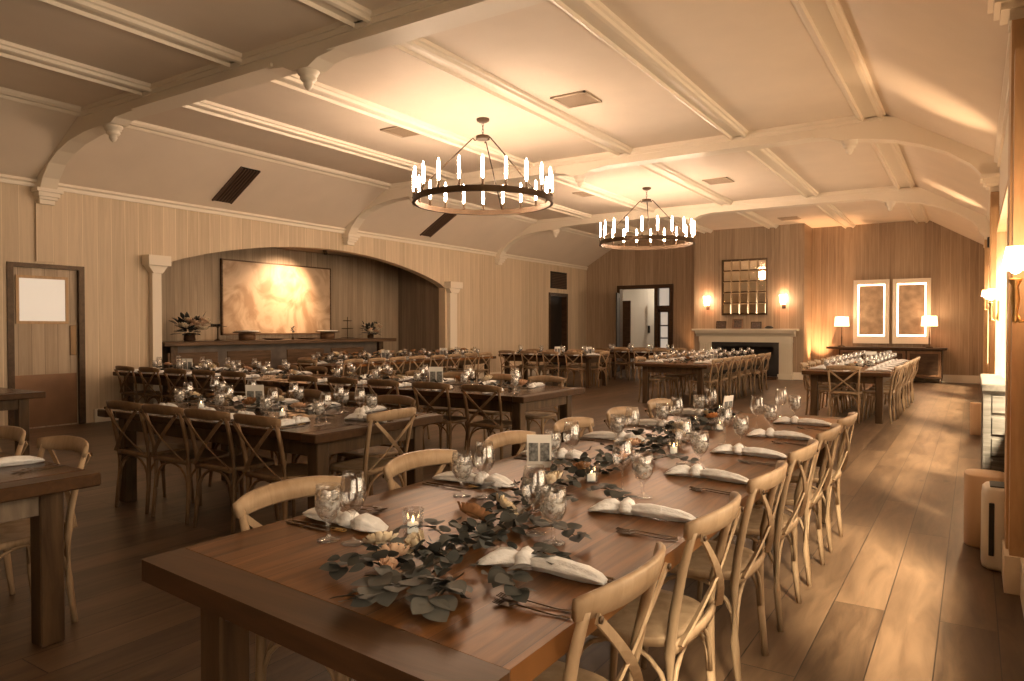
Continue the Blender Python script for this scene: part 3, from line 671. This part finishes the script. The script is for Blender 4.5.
# ------------------------------------------------------------------ furniture prototypes
def make_chair(mat):
    g=thing('crossback_chair','proto','chair')
    # seat
    out=[]
    for i in range(32):
        a=2*PI*i/32; c_,s_=math.cos(a),math.sin(a)
        x=math.copysign(abs(c_)**.6,c_); y=math.copysign(abs(s_)**.6,s_)
        out.append((x*(.205+.022*(y+1)/2),y*.205))
    k=MB(); n=32; vs=[];fs=[]
    rings=[(1,.43),(1.0,.452),(.985,.46),(.85,.457),(.5,.452),(.001,.450)]
    for s,z in rings: vs+=[(p[0]*s,p[1]*s,z) for p in out]
    for r_ in range(len(rings)-1):
        for i in range(n): j=(i+1)%n; fs.append((r_*n+i,r_*n+j,(r_+1)*n+j,(r_+1)*n+i))
    fs.append(tuple(range(n-1,-1,-1))); k.add(vs,fs,True); k.build('seat',mat,g)
    for s in (-1,1):
        MB().sweep([(s*.205,-.215,0),(s*.200,-.195,.2),(s*.196,-.19,.42),(s*.200,-.205,.55),(s*.206,-.235,.70),(s*.212,-.268,.815)],[.0135,.016,.0175,.0165,.015,.013],n=8).build('rear_leg',mat,g)
        MB().sweep([(s*.195,.185,0),(s*.18,.165,.25),(s*.172,.155,.435)],[.0125,.016,.0185],n=8).build('front_leg',mat,g)
    # top rail: arc wrapping behind the posts
    pts=[];hh=[];ww=[]
    for i in range(15):
        t=-1+2*i/14; pts.append((t*.238,-.315+.060*abs(t)**2.2-.0,.820+.012*(1-t*t))); hh.append(.038-.010*abs(t)**4); ww.append(.0115)
    MB().sweep(pts,ww,hh,8,up=(0,-.25,1),sup=.55).build('top_rail',mat,g)
    # cross straps bowing backwards
    for s in (-1,1):
        pts=[]
        for i in range(11):
            t=i/10; x=s*(.205-(.40)*t); y=-.292+.070*t-.026*math.sin(PI*t)*(.7 if s>0 else 1.0); z=.800-.345*t
            pts.append((x,y,z))
        MB().sweep(pts,.0035,.0125,4,up=(1,0,0) if False else (s*.86,0,.5)).build('cross_strap',mat,g)
    k=MB()
    for s in (-1,1): k.lathe([(.001,0),(.009,.001),(.009,.006),(.001,.008)],8,Matrix.Translation((s*.203,-.297,.798))@Matrix.Rotation(PI/2,4,'X'))
    k.build('bolt',M['bronze'],g)
    MB().sweep([(-.196,-.205,.445),(-.1,-.222,.452),(0,-.228,.455),(.1,-.222,.452),(.196,-.205,.445)],.008,.019,6,sup=.6).build('lower_rail',mat,g)
    def hoop(p0,p1,top,name):
        P0,P1=Vector(p0),Vector(p1); pts=[]
        for i in range(11):
            t=i/10; a=PI*t; q=P0.lerp(P1,(1-math.cos(a))/2); q.z=p0[2]+(top-p0[2])*math.sin(a)**.75; pts.append(q)
        MB().sweep(pts,.0085,.0085,6).build(name,mat,g)
    hoop((-.188,-.196,.22),(.188,-.196,.22),.425,'rear_hoop'); hoop((-.175,.16,.22),(.175,.16,.22),.42,'front_hoop')
    for s in (-1,1): hoop((s*.19,-.19,.22),(s*.172,.155,.22),.42,'side_hoop')
    return g
CH={'o':make_chair(M['chair']),'b':make_chair(M['chairb'])}
USED={}
def place(key,proto,loc,rz,label,group,sc=None):
    if not USED.get(key):
        USED[key]=1; proto.location=loc; proto.rotation_euler=(0,0,rz); proto['label']=label; proto['group']=group
        if sc: proto.scale=sc
        return proto
    return dup(proto,loc,rz,label,group,sc)

# glassware
def make_goblet():
    g=thing('water_goblet','proto','glass')
    MB().lathe([(.0,.002),(.036,.002),(.036,.005),(.010,.011),(.0065,.020),(.0065,.052),(.012,.062),(.029,.078),(.040,.100),(.042,.125),(.040,.150),(.037,.175),(.0355,.175),(.038,.149),(.040,.125),(.038,.101),(.027,.080),(.0,.068)],20,cap=False).build('goblet_glass',M['glass'],g)
    k=MB(); rn=random.Random(5)
    k.lathe([(.001,.069),(.026,.082),(.036,.102),(.038,.125),(.001,.129)],14)
    for i in range(13):
        a=rn.uniform(0,2*PI); d=rn.uniform(0,.022); T=Matrix.Translation((d*math.cos(a),d*math.sin(a),rn.uniform(.105,.150)))@Matrix.Rotation(rn.uniform(0,3),4,'X')@Matrix.Rotation(rn.uniform(0,3),4,'Z')
        s_=rn.uniform(.008,.013); k.bbox(-s_,s_,-s_,s_,-s_,s_,.003,T)
    k.build('iced_water',M['ice'],g)
    return g
def make_wine():
    g=thing('wine_glass','proto','glass')
    MB().lathe([(.0,.001),(.037,.001),(.037,.004),(.008,.010),(.0045,.02),(.0045,.085),(.010,.095),(.030,.112),(.041,.140),(.041,.165),(.036,.195),(.031,.220),(.030,.220),(.034,.195),(.039,.165),(.039,.141),(.028,.114),(.0,.098)],20,cap=False).build('wine_glass_bowl',M['glass'],g)
    return g
def make_tumbler():
    g=thing('votive_holder','proto','candle holder')
    k=MB(); n=16
    k.lathe([(.0,.0),(.030,.0),(.033,.02),(.033,.04),(.036,.085),(.033,.085),(.029,.04),(.028,.012),(.0,.010)],10,cap=False,smooth=False); k.build('cut_glass',M['glass'],g)
    MB().lathe([(.001,.012),(.018,.012),(.018,.042),(.001,.043)],10).build('candle',M['wax'],g)
    MB().lathe([(.001,.044),(.004,.050),(.002,.060),(.001,.063)],6).build('flame',M['flame'],g)
    return g
def make_napkin(seed,bow):
    rn=random.Random(seed); g=thing('napkin','proto','napkin')
    # along +X from the table edge (x=0) inwards (x=.42); knot near the inner third
    prof=[(0,.016,.006),(.02,.026,.011),(.06,.033,.017),(.11,.031,.020),(.16,.027,.021),(.20,.021,.019),(.225,.015,.016)]
    k=MB(); pts=[];W=[];H=[]
    for x,w_,h_ in prof: pts.append((x,bow*math.sin(x*7),h_+.004)); W.append(w_); H.append(h_)
    def cloth(k,pts,W,H,ph):
        n=22; vs=[];fs=[]
        for i,(p,w_,h_) in enumerate(zip(pts,W,H)):
            for j in range(n):
                a=2*PI*j/n; r=1+.17*math.sin(5*a+ph+i*.5)+.08*math.sin(8*a-i*.9)
                vs.append((p[0],p[1]+w_*math.cos(a)*r,max(.001,p[2]+h_*math.sin(a)*r)))
        for i in range(len(pts)-1):
            for j in range(n): l=(j+1)%n; fs.append((i*n+j,i*n+l,(i+1)*n+l,(i+1)*n+j))
        fs+=[tuple(range(n-1,-1,-1)),tuple((len(pts)-1)*n+j for j in range(n))]
        k.add(vs,fs,True)
    cloth(k,pts,W,H,0)
    y1=bow*math.sin(.23*7)
    pts2=[(.255,y1,.018),(.27,y1,.022),(.295,y1+.004,.026),(.33,y1+.012,.022),(.36,y1+.02,.012),(.375,y1+.026,.006)]
    cloth(k,pts2,[.014,.022,.038,.048,.036,.012],[.014,.019,.024,.019,.009,.002],1.3)
    k.build('cloth',M['linen'],g)
    k=MB(); kp=[(.213,y1-.006,.020),(.222,y1-.003,.025),(.240,y1,.028),(.256,y1+.003,.025),(.264,y1+.006,.021)]
    cloth(k,kp,[.014,.028,.034,.028,.013],[.014,.025,.029,.025,.013],2.2); k.build('knot',M['linen'],g)
    k=MB()
    for i in range(3): k.sweep([(.22+.014*math.cos(a)+i*.02,y1-.048+.012*math.sin(a),.004+.001*i) for a in [2*PI*j/12 for j in range(12)]],.0018,n=5,closed=True)
    k.build('brass_rings',M['ring'],g)
    return g
def make_fork():
    g=thing('fork','proto','fork')
    k=MB(); k.sweep([(0,0,.004),(.04,0,.003),(.10,0,.006),(.135,0,.009)],[.0065,.005,.003,.004],[.0015]*4,6); k.build('handle',M['gold'],g)
    k=MB(); k.sweep([(.133,0,.009),(.142,0,.008),(.155,0,.005)],[.004,.010,.0125],[.0012]*3,6)
    for i in range(4): y=-.0102+i*.0068; k.sweep([(.153,y,.005),(.175,y,.004),(.198,y,.008)],[.002,.0017,.001],[.001,.001,.0008],4)
    k.build('tines',M['gold'],g); return g
def make_knife():
    g=thing('knife','proto','knife')
    MB().sweep([(0,0,.004),(.05,0,.004),(.09,0,.004)],[.006,.0055,.004],[.003,.003,.002],6).build('handle',M['gold'],g)
    MB().sweep([(.088,0,.004),(.11,0,.004),(.19,0,.004),(.215,.003,.003)],[.005,.009,.009,.002],[.0012,.0008,.0006,.0005],6).build('blade',M['gold'],g); return g
PR={'goblet':make_goblet(),'wine':make_wine(),'votive':make_tumbler(),'napA':make_napkin(1,.012),'napB':make_napkin(2,-.014),'fork':make_fork(),'knife':make_knife()}

# ------------------------------------------------------------------ tables
TZ=.76
def farm_table(x0,x1,y0,y1,along,label,gray=False,skew=0):
    cx,cy=(x0+x1)/2,(y0+y1)/2; g=thing('farm_table',label,'table',(cx,cy,0),0,'dark wooden farm tables')
    hx,hy=(x1-x0)/2,(y1-y0)/2; b=.13; lm=M['tleg']; am=M['grayleg'] if gray else lm
    if along=='y':
        if skew:
            MB().prism([(-hx,-hy+b+.002),(hx,-hy+b+.002-skew),(hx,hy-b-.001),(-hx,hy-b-.001)],TZ-.055,TZ,'z').build('tabletop',M['top'],g,bevel=.004)
            MB().prism([(-hx-.004,-hy),(hx+.004,-hy-skew),(hx+.004,-hy+b-skew),(-hx-.004,-hy+b)],TZ-.06,TZ,'z').build('end_board',M['bread'],g,bevel=.005)
        else: MB().bbox(-hx,hx,-hy+b+.001,hy-b-.001,TZ-.055,TZ,.006).build('tabletop',M['top'],g)
        for s in ((1,) if skew else (-1,1)): MB().bbox(-hx-.004,hx+.004,*sorted((s*hy,s*(hy-b))),TZ-.06,TZ,.007).build('end_board',M['bread'],g)
    else:
        MB().bbox(-hx+b+.001,hx-b-.001,-hy,hy,TZ-.055,TZ,.006).build('tabletop',M['topx'],g)
        for s in (-1,1): MB().bbox(*sorted((s*hx,s*(hx-b))),-hy-.004,hy+.004,TZ-.06,TZ,.007).build('end_board',M['bread'],g)
    i=.12
    for sx in (-1,1): 
        xa=sx*(hx-i); MB().bbox(*sorted((xa,xa-sx*.03)),-hy+i,hy-i,TZ-.17,TZ-.056,.003).build('apron',am,g)
    for sy in (-1,1):
        ya=sy*(hy-i); MB().bbox(-hx+i,hx-i,*sorted((ya,ya-sy*.03)),TZ-.17,TZ-.056,.003).build('apron',am,g)
    for sx in (-1,1):
        for sy in (-1,1):
            xa,ya=sx*(hx-i+.012),sy*(hy-i+.012); MB().bbox(*sorted((xa,xa-sx*.1)),*sorted((ya,ya-sy*.1)),0,TZ-.056,.006).build('leg',lm,g)
    return g
ORD=['first','second','third','fourth','fifth','sixth','seventh','eighth','ninth','tenth','eleventh','twelfth']
def seat(tn,side,k,frm,ex,ey,d,chair='o',roff=.10,full=True,mirror=False,goff=0.,what=None,setting=True,jig=True,chair_on=True,mainlay=None):
    """ex,ey: point on table edge; d: unit vector into the table"""
    dx,dy=d; ang=math.atan2(dy,dx); lx,ly=-dy,dx
    place_txt='%s from %s, %s of %s'%(ORD[k],frm,side,tn) if what is None else what
    P=lambda u,w: (ex+dx*u+lx*w,ey+dy*u+ly*w)
    j=random.uniform(-.02,.02) if jig else 0; ja=random.uniform(-.05,.05) if jig else 0
    if chair_on:
        off=.315-roff+j          # top rail sits roff behind the table edge
        x,y=P(off,goff); cn='pale oak cross-back chair, ' if chair=='o' else 'brown cross-back chair, '
        place('chair'+chair,CH[chair],(x,y,0),ang-PI/2+ja,cn+place_txt,'cross-back chairs at '+tn)
    if not setting: return
    cut=[]
    nu,nw,gu,gw,wu,ww=mainlay or (.02,.0,.31,-.17,.395,-.145)
    x,y=P(nu,nw); place('napA' if k%2 else 'napB',PR['napA' if k%2 else 'napB'],(x,y,TZ),ang+random.uniform(-.12,.12),'white knotted napkin, '+place_txt,'napkins on '+tn)
    x,y=P(gu,gw+random.uniform(-.015,.015)); place('goblet',PR['goblet'],(x,y,TZ),random.uniform(0,6),'iced water goblet, '+place_txt,'goblets on '+tn)
    x,y=P(wu,ww+random.uniform(-.015,.015)); place('wine',PR['wine'],(x,y,TZ),0,'stemmed wine glass, '+place_txt,'wine glasses on '+tn)
    if full:
        for q,t in ((.15,'inner'),(.185,'outer')):
            x,y=P(.02+(.01 if t=='inner' else -.005),q+.0); place('fork',PR['fork'],(x,y,TZ),ang+random.uniform(-.08,.12),t+' dark fork, '+place_txt,'forks on '+tn)
        for q,t in ((-.075,'inner'),(-.10,'outer')):
            x,y=P(.04,q); place('knife',PR['knife'],(x,y,TZ),ang+random.uniform(-.06,.06),t+' dark knife, '+place_txt,'knives on '+tn)

def garland(tn,p0,p1,label,seed,wid=.16,n=None,flowers=6,hz=1.,fs=1.):
    rn=random.Random(seed); P0,P1=Vector(p0),Vector(p1); L_=(P1-P0).length; ang=math.atan2(P1.y-P0.y,P1.x-P0.x)
    g=thing('garland',label,'garland',(p0[0],p0[1],TZ),ang)
    k=MB(); n=n or int(L_*55)
    for i in range(n):
        t=rn.uniform(0,L_); w=rn.gauss(0,wid*.45); z=hz*rn.uniform(.008,.075)*(1-min(1,abs(w)/wid)*.7); l=rn.uniform(.045,.075)
        T=Matrix.Translation((t,w,z))@Matrix.Rotation(rn.uniform(0,2*PI),4,'Z')@Matrix.Rotation(rn.uniform(-.7,.35),4,'Y')@Matrix.Rotation(rn.uniform(-.8,.8),4,'X')
        leaf(k,T,l,l*rn.uniform(.25,.42),n=4)
    k.build('foliage',M['leaf'],g)
    k=MB(); k.sweep([(L_*i/12,.02*math.sin(i*1.9),.02) for i in range(13)],.006,n=5); k.build('stem',M['stem'],g)
    for i in range(flowers):
        t=L_*(i+.5+rn.uniform(-.25,.25))/flowers
        add_flower(g,rn.choice(['cream_fl','blush','rust','cream_fl']),(t,rn.uniform(-.07,.07),rn.uniform(.045,.07)*hz),fs*rn.uniform(.9,1.25),rn.uniform(-.5,.5),rn.uniform(0,6))
    return g
def sign(x,y,rz,label,h=.20):
    g=thing('photo_stand',label,'table sign',(x,y,TZ),rz,'photo table signs'); w=h*.72
    T=Matrix.Rotation(R(8),4,'X')
    MB().box(-w/2,w/2,-.003,.003,0.002,h,T).build('white_card',M['card'],g)
    for s in (-1,1):
        x0=s*w*.235; MB().box(x0-w*.19,x0+w*.19,-.005,-.003,h*.2,h*.76,T).build('portrait_print',M['photo'],g)
    MB().box(-w/2,w/2,-.003,.05,0.001,.008).build('foot',M['card'],g)
def votive(x,y,label): place('votive',PR['votive'],(x,y,TZ),random.uniform(0,6),label,'glass votives')

# main table
MX0,MX1,MY0,MY1=-1.985,-.745,1.12,5.75
TN='the long front table'
farm_table(MX0,MX1,MY0,MY1,'y','long glossy dark farm table in the foreground with eucalyptus garland',skew=.11)
for i in range(6):
    seat(TN,'right side',i,'near end',MX1,1.60+.70*i,(-1,0),'o',roff=.10,jig=False,goff=.03,mainlay=(.04,-.05,.33,-.28,.43,-.33))
    seat(TN,'left side',i,'near end',MX0,1.70+.71*i,(1,0),'o',roff=.10,jig=False,goff=0)
# its garland
g=thing('garland','grey-green eucalyptus and rose garland down the long front table','garland',(-1.3,1.2,TZ))
path=[(.06,.10),(.07,.38),(.02,.75),(-.12,1.25),(-.14,2.0),(-.18,2.8),(-.22,3.6),(-.22,4.1)]
def pth(t):
    f=t*(len(path)-1); i=min(int(f),len(path)-2); f-=i; return Vector((path[i][0]*(1-f)+path[i+1][0]*f,path[i][1]*(1-f)+path[i+1][1]*f,0))
rn=random.Random(11)
for seg in range(6):
    k=MB()
    for i in range(105):
        t=(seg+rn.random())/6
        if t<.06 and rn.random()<.6: continue
        p=pth(t); wd=.08 if t>.12 else .10; p.x+=rn.gauss(0,wd*.75); z=rn.uniform(.006,.075); l=rn.uniform(.036,.055)
        T=Matrix.Translation((p.x,p.y,z))@Matrix.Rotation(rn.uniform(0,2*PI),4,'Z')@Matrix.Rotation(rn.uniform(-.8,.3),4,'Y')@Matrix.Rotation(rn.uniform(-.9,.9),4,'X')
        leaf(k,T,l,l*rn.uniform(.32,.48),n=5)
    k.build('foliage',M['leaf'],g)
MB().sweep([tuple(pth(i/30)+Vector((0,0,.02))) for i in range(31)],.007,n=6).build('main_stem',M['stem'],g)
def spray(x,y,az,ln,cnt,mat,lf=.062,curve=.3):
    if y<.5: x+=.12; y+=.10; ln*=.78
    pts=[]; k=MB(); px,py,a=x,y,az
    for i in range(cnt+1):
        z=.03*math.sin(PI*i/(cnt+1))+.012; pts.append((px,py,z)); px+=ln/cnt*math.cos(a); py+=ln/cnt*math.sin(a); a+=curve/cnt
    o=MB(); o.sweep(pts,[.003*(1-.6*i/cnt) for i in range(cnt+1)],n=5); so=o.build('eucalyptus_stem',M['stem'],g)
    for i in range(1,cnt+1):
        p=pts[i]
        for s in ((-1,1) if i<cnt else (-1,1,0)):
            T=Matrix.Translation((p[0],p[1],p[2]+rn.uniform(.0,.012)))@Matrix.Rotation(az+curve*i/cnt+s*rn.uniform(.9,1.25),4,'Z')@Matrix.Rotation(rn.uniform(-.35,.2),4,'Y')@Matrix.Rotation(rn.uniform(-.4,.4),4,'X')
            l=lf*rn.uniform(.8,1.15); leaf(k,T,l,l*.46,fold=.12,n=7)
    k.build('leaves',mat,so)
for a in ((.0,.06,-1.9,.22,5,'leaf2',.062,.5),(.10,.12,-1.2,.22,6,'leaf2',.065,-.3),(-.08,.15,-2.5,.24,6,'leaf',.055,.3),(.15,.25,-.9,.20,5,'leaf',.06,.3),(.05,.10,-1.6,.24,6,'leaf2',.07,-.5),(-.15,.40,2.9,.2,5,'leaf',.05,.4),(.12,.42,-.5,.16,5,'leaf',.055,.3),
          (.1,.75,-.3,.2,6,'leaf',.055,.3),(-.15,1.0,2.6,.2,6,'leaf',.05,.4),(.02,1.35,-.6,.22,7,'leaf',.055,.3),(-.28,1.7,2.8,.2,6,'leaf',.05,.3),(-.02,2.1,-.2,.2,6,'leaf2',.05,.3),(-.3,2.7,2.9,.18,6,'leaf2',.05,.3)):
    spray(a[0],a[1],a[2],a[3],a[4],M[a[5]],a[6],a[7])
for cn,x,y,z,s in (('cream_fl',-.10,.28,.05,1.0),('blush',.0,.22,.045,1.0),('cream_fl',-.03,.35,.04,.8),('rust',-.03,.62,.06,1.35),('cream_fl',-.03,.80,.05,1.0),('blush',.02,.18,.03,.7),('cream_fl',-.08,1.22,.055,1.1),('rust',-.12,1.55,.05,1.0),('orange',-.08,1.9,.05,1.0),('blush',-.18,2.25,.05,1.1),('cream_fl',-.10,2.7,.05,1.0),('cream_fl',-.2,3.0,.05,1.1),('orange',-.14,3.45,.07,1.15),('cream_fl',-.24,3.7,.05,1.0),('rust',-.2,4.0,.05,1.0)):
    add_flower(g,cn,(x,y,z),s,rn.uniform(-.7,.2),rn.uniform(0,6))
votive(-1.49,1.72,'cut-glass votive by the nearest left napkin on the long front table')
votive(-1.36,2.72,'cut-glass votive midway between the near settings of the long front table')
votive(-1.30,3.55,'cut-glass votive beside the garland middle on the long front table')
votive(-1.36,4.55,'cut-glass votive near the garland far end on the long front table')
sign(-1.72,2.89,R(30),'white two-portrait sign standing on the left of the long front table',.16)
sign(-1.51,5.2,R(75),'thin white sign standing at the far end of the long front table',.17)

# left edge table L
farm_table(-5.9,-3.34,.42,1.70,'x','greyish farm table cut off at the left edge of the photo',True)
for i,x in enumerate((-3.84,-4.5,-5.15)):
    seat('the left-edge table','far side',i,'right end',x,1.70,(0,-1),'o',roff=.12,jig=False)
for i,x in enumerate((-4.2,-4.9,-5.5)):
    seat('the left-edge table','near side',i,'right end',x,.42,(0,1),'o',roff=.10,chair_on=(i>0),full=False)
garland('l',(-5.6,1.06),(-3.9,1.06),'short leafy garland on the greyish left-edge table',21)

# T2
T2='the front-row cross table'
farm_table(-5.98,-3.40,3.02,4.28,'x','dark farm table set crosswise just behind the long front table')
for i in range(4):
    seat(T2,'near side',i,'right end',(-3.88,-4.45,-4.98,-5.5)[i],3.02,(0,1),'b',roff=.10)
    seat(T2,'far side',i,'right end',-3.98-.52*i,4.28,(0,-1),'b',roff=.10,full=False)
seat(T2,'right end',0,'',-3.40,3.66,(-1,0),'o',roff=.10,what='head chair place at the right end of the front-row cross table',jig=False,full=True,setting=True)
garland('2',(-5.8,3.66),(-3.9,3.66),'dark leafy garland along the front-row cross table',22,flowers=7,hz=1.3,fs=1.2)
sign(-4.9,3.72,R(38),'white two-portrait sign on the front-row cross table',.20)
for x in (-4.3,-5.3): votive(x,3.5,'glass votive on the front-row cross table, '+('right' if x>-5 else 'left')+' of its sign')

# T3 a/b
farm_table(-7.25,-3.60,5.76,7.04,'x','dark farm table in the second row, right-hand one, end facing the aisle')
farm_table(-10.95,-7.35,5.76,7.04,'x','dark farm table in the second row, left-hand one, near the arch column')
for i in range(5):
    seat('the second-row right table','near side',i,'aisle end',-4.08-.64*i,5.76,(0,1),'b',full=False)
    seat('the second-row right table','far side',i,'aisle end',-4.12-.64*i,7.04,(0,-1),'o',full=False)
for i in range(5):
    seat('the second-row left table','near side',i,'left wall end',-10.52+.63*i,5.76,(0,1),'b',full=False)
    seat('the second-row left table','far side',i,'left wall end',-10.5+.63*i,7.04,(0,-1),'b',full=False)
garland('3',(-7.1,6.4),(-3.9,6.4),'leafy garland on the second-row right table',23,flowers=8,hz=1.3,fs=1.2)
garland('3b',(-10.8,6.4),(-7.5,6.4),'leafy garland on the second-row left table',24,flowers=8,hz=1.3,fs=1.2)
sign(-5.15,6.35,R(38),'white two-portrait sign on the second-row right table',.22)
sign(-9.95,6.35,R(45),'white sign on the second-row left table',.20)

# T4 along alcove
farm_table(-10.55,-9.45,8.75,13.9,'y','dark farm table running lengthwise in front of the arched alcove')
for i in range(8):
    seat('the alcove table','right side',i,'near end',-9.45,9.22+.60*i,(-1,0),'o',full=False)
    seat('the alcove table','left side',i,'near end',-10.55,9.22+.60*i,(1,0),'b',full=False)
seat('the alcove table','near end',0,'',-10.0,8.75,(0,1),'o',what='head place at the near end of the alcove table',full=False,roff=.12)
garland('4',(-10.0,9.0),(-10.0,13.7),'flower-rich garland along the alcove table',25,flowers=18,wid=.2,n=620,hz=2.4,fs=1.4)
sign(-9.9,10.6,R(45),'blank-backed white sign near the middle of the alcove table',.22); sign(-9.85,12.4,R(40),'white two-portrait sign toward the far end of the alcove table',.22)

# T5
farm_table(-10.1,-7.48,14.95,16.15,'x','dark farm table set crosswise beyond the alcove table')
for i in range(4):
    seat('the third cross table','near side',i,'right end',-7.95-.62*i,14.95,(0,1),'o',full=False)
    seat('the third cross table','far side',i,'right end',-7.95-.62*i,16.15,(0,-1),'o',full=False)
seat('the third cross table','right end',0,'',-7.48,15.5,(-1,0),'o',what='head place at the right end of the third cross table',full=False,roff=.12)
garland('5',(-9.9,15.55),(-7.8,15.55),'leafy garland on the third cross table',26)
sign(-8.7,15.5,R(35),'white sign on the third cross table',.2); sign(-7.9,15.65,R(35),'white sign at the right end of the third cross table',.2)
# T6
farm_table(-8.9,-6.4,17.9,19.1,'x','farthest dark farm table, beside the glazed doors')
for i in range(4):
    seat('the farthest cross table','near side',i,'right end',-6.88-.58*i,17.9,(0,1),'b' if i>1 else 'o',full=False)
    seat('the farthest cross table','far side',i,'right end',-6.88-.58*i,19.1,(0,-1),'o',full=False)
garland('6',(-8.7,18.5),(-6.7,18.5),'leafy garland on the farthest cross table',27)
# M2
farm_table(-5.35,-3.98,12.5,17.2,'y','long farm table leading to the fireplace')
for i in range(7):
    seat('the fireplace table','right side',i,'near end',-3.98,12.95+.62*i,(-1,0),'o',full=False,roff=.1)
    seat('the fireplace table','left side',i,'near end',-5.35,12.95+.62*i,(1,0),'o',full=False,roff=.1)
garland('7',(-4.67,12.8),(-4.67,16.9),'leafy garland on the fireplace table',28,flowers=8)
sign(-4.5,14.6,R(20),'white sign on the fireplace table',.22)
# M3
farm_table(-2.23,-1.01,11.7,16.4,'y','long farm table nearest the sideboard')
for i in range(7):
    seat('the sideboard table','right side',i,'near end',-1.01,12.15+.62*i,(-1,0),'o',full=False,roff=.12)
    seat('the sideboard table','left side',i,'near end',-2.23,12.15+.62*i,(1,0),'o',full=False,roff=.10)
seat('the sideboard table','near end',0,'',-1.62,11.7,(0,1),'o',what='head place at the near end of the sideboard table',full=False,roff=.17,jig=False)
garland('8',(-1.62,12.0),(-1.62,16.1),'leafy garland on the sideboard table',29,flowers=8)
sign(-1.55,14.3,R(15),'white sign on the sideboard table',.24)
# small table by the door
g=farm_table(-9.3,-8.05,2.75,3.55,'x','small dark table between the wooden door and the left-edge table')

# ------------------------------------------------------------------ lights
def point(name,loc,e,c,r=.05):
    l=bpy.data.lights.new(name,'POINT'); l.energy=e; l.color=c; l.shadow_soft_size=r; o=bpy.data.objects.new(name,l); o.location=loc; COL.objects.link(o); return o
WARM=(1,.64,.36)
for x in (-6.55,-4.42): point('sconce_light',(x,BY-.24,2.2),9,WARM,.04)
for x in (-3.04,-.96): point('lamp_light',(x,21.1,1.78),10,WARM,.06)
point('sconce_light',(.168,4.22,1.86),10,WARM,.04); point('sconce_light',(.168,10.0,1.93),22,WARM,.04)
def spot(name,loc,tgt,e,c,ang=60,blend=.8,r=.05):
    l=bpy.data.lights.new(name,'SPOT'); l.energy=e; l.color=c; l.spot_size=R(ang); l.spot_blend=blend; l.shadow_soft_size=r
    o=bpy.data.objects.new(name,l); o.location=loc; d=Vector(tgt)-Vector(loc); o.rotation_euler=d.to_track_quat('-Z','Y').to_euler(); COL.objects.link(o); return o
point('vestibule_fill',(-8.6,22.7,2.8),26,(1,.85,.66),.1)  # added lamp without a fixture, brightens the dim closed vestibule
spot('sconce_uplight',(.15,10.0,1.93),(-.38,9.0,3.95),170,WARM,34,1,.03); spot('sconce_uplight',(.15,15.7,2.17),(-.30,15.2,3.9),150,WARM,30,1,.03)  # second spot: beam of the added far sconce, streaks the ceiling slope
point('sconce_light',(.168,15.7,2.17),8,WARM,.04)  # glow of the added far sconce
# floor uplights in the corners beside the chimney breast
for x,t in ((-3.62,'right'),(-7.25,'left')):
    g=thing('floor_uplight','small floor uplight in the corner %s of the chimney breast'%t,'lamp',(x,21.45,0),0,'corner uplights')
    MB().lathe([(.06,0),(.07,.12),(.06,.12),(.055,.03),(.001,.03)],16,cap=False).build('can',M['bronze'],g)
    spot('uplight',(x,21.45,.14),(x-.05,21.6,4.0),520 if t=='right' else 90,(1,.5,.22),70,1,.04)
# picture light washing the stone panel
g=thing('picture_light','small ceiling spotlight inside the alcove','lamp',(-11.75,10.7,3.12))
MB().lathe([(.035,-.12),(.04,-.12),(.04,0),(.001,0)],14,Matrix.Rotation(R(-20),4,'Y'),cap=False).build('lamp_can',M['bronze'],g)
spot('panel_spot',(-11.8,10.7,2.98),(-12.7,10.35,1.95),250,(1,.64,.38),100,1,.08)
# daylight
world=bpy.data.worlds.new('World'); S.world=world; world.use_nodes=True
bg=world.node_tree.nodes['Background']; bg.inputs[0].default_value=(1.0,.775,.53,1); bg.inputs[1].default_value=3.5
for i,(y0,y1) in enumerate(WINS):
    l=bpy.data.lights.new('daylight_portal','AREA'); l.shape='RECTANGLE'; l.size=y1-y0; l.size_y=WZ1-WZ0; l.cycles.is_portal=True
    o=bpy.data.objects.new('daylight_portal',l); o.location=(XR+.19,(y0+y1)/2,(WZ0+WZ1)/2); o.rotation_euler=(R(90),0,R(90)); COL.objects.link(o)

sl=bpy.data.lights.new('sun','SUN'); sl.energy=50; sl.color=(1,.81,.54); sl.angle=R(14)
so=bpy.data.objects.new('sun',sl); COL.objects.link(so); so.rotation_euler=Vector((-.9,2.0,-2.1)).to_track_quat('-Z','Y').to_euler(); so.location=(6,-8,8)

# ------------------------------------------------------------------ camera, colour
cam=bpy.data.cameras.new('camera'); co=bpy.data.objects.new('camera',cam); COL.objects.link(co); S.camera=co
cam.sensor_width=36; cam.lens=712/1024*36; cam.clip_start=.05; cam.clip_end=200
co.location=(0,0,1.42); co.rotation_euler=(R(90-1.0),0,R(32.95))
S.view_settings.view_transform='Standard'; S.view_settings.look='None'; S.view_settings.gamma=1; S.view_settings.exposure=.72
S.view_settings.use_curve_mapping=False
try:
    S.cycles.use_denoising=True; S.cycles.max_bounces=8; S.cycles.diffuse_bounces=4; S.cycles.glossy_bounces=3; S.cycles.transparent_max_bounces=24; S.cycles.sample_clamp_indirect=6
    S.cycles.caustics_reflective=False; S.cycles.caustics_refractive=False
except Exception: pass
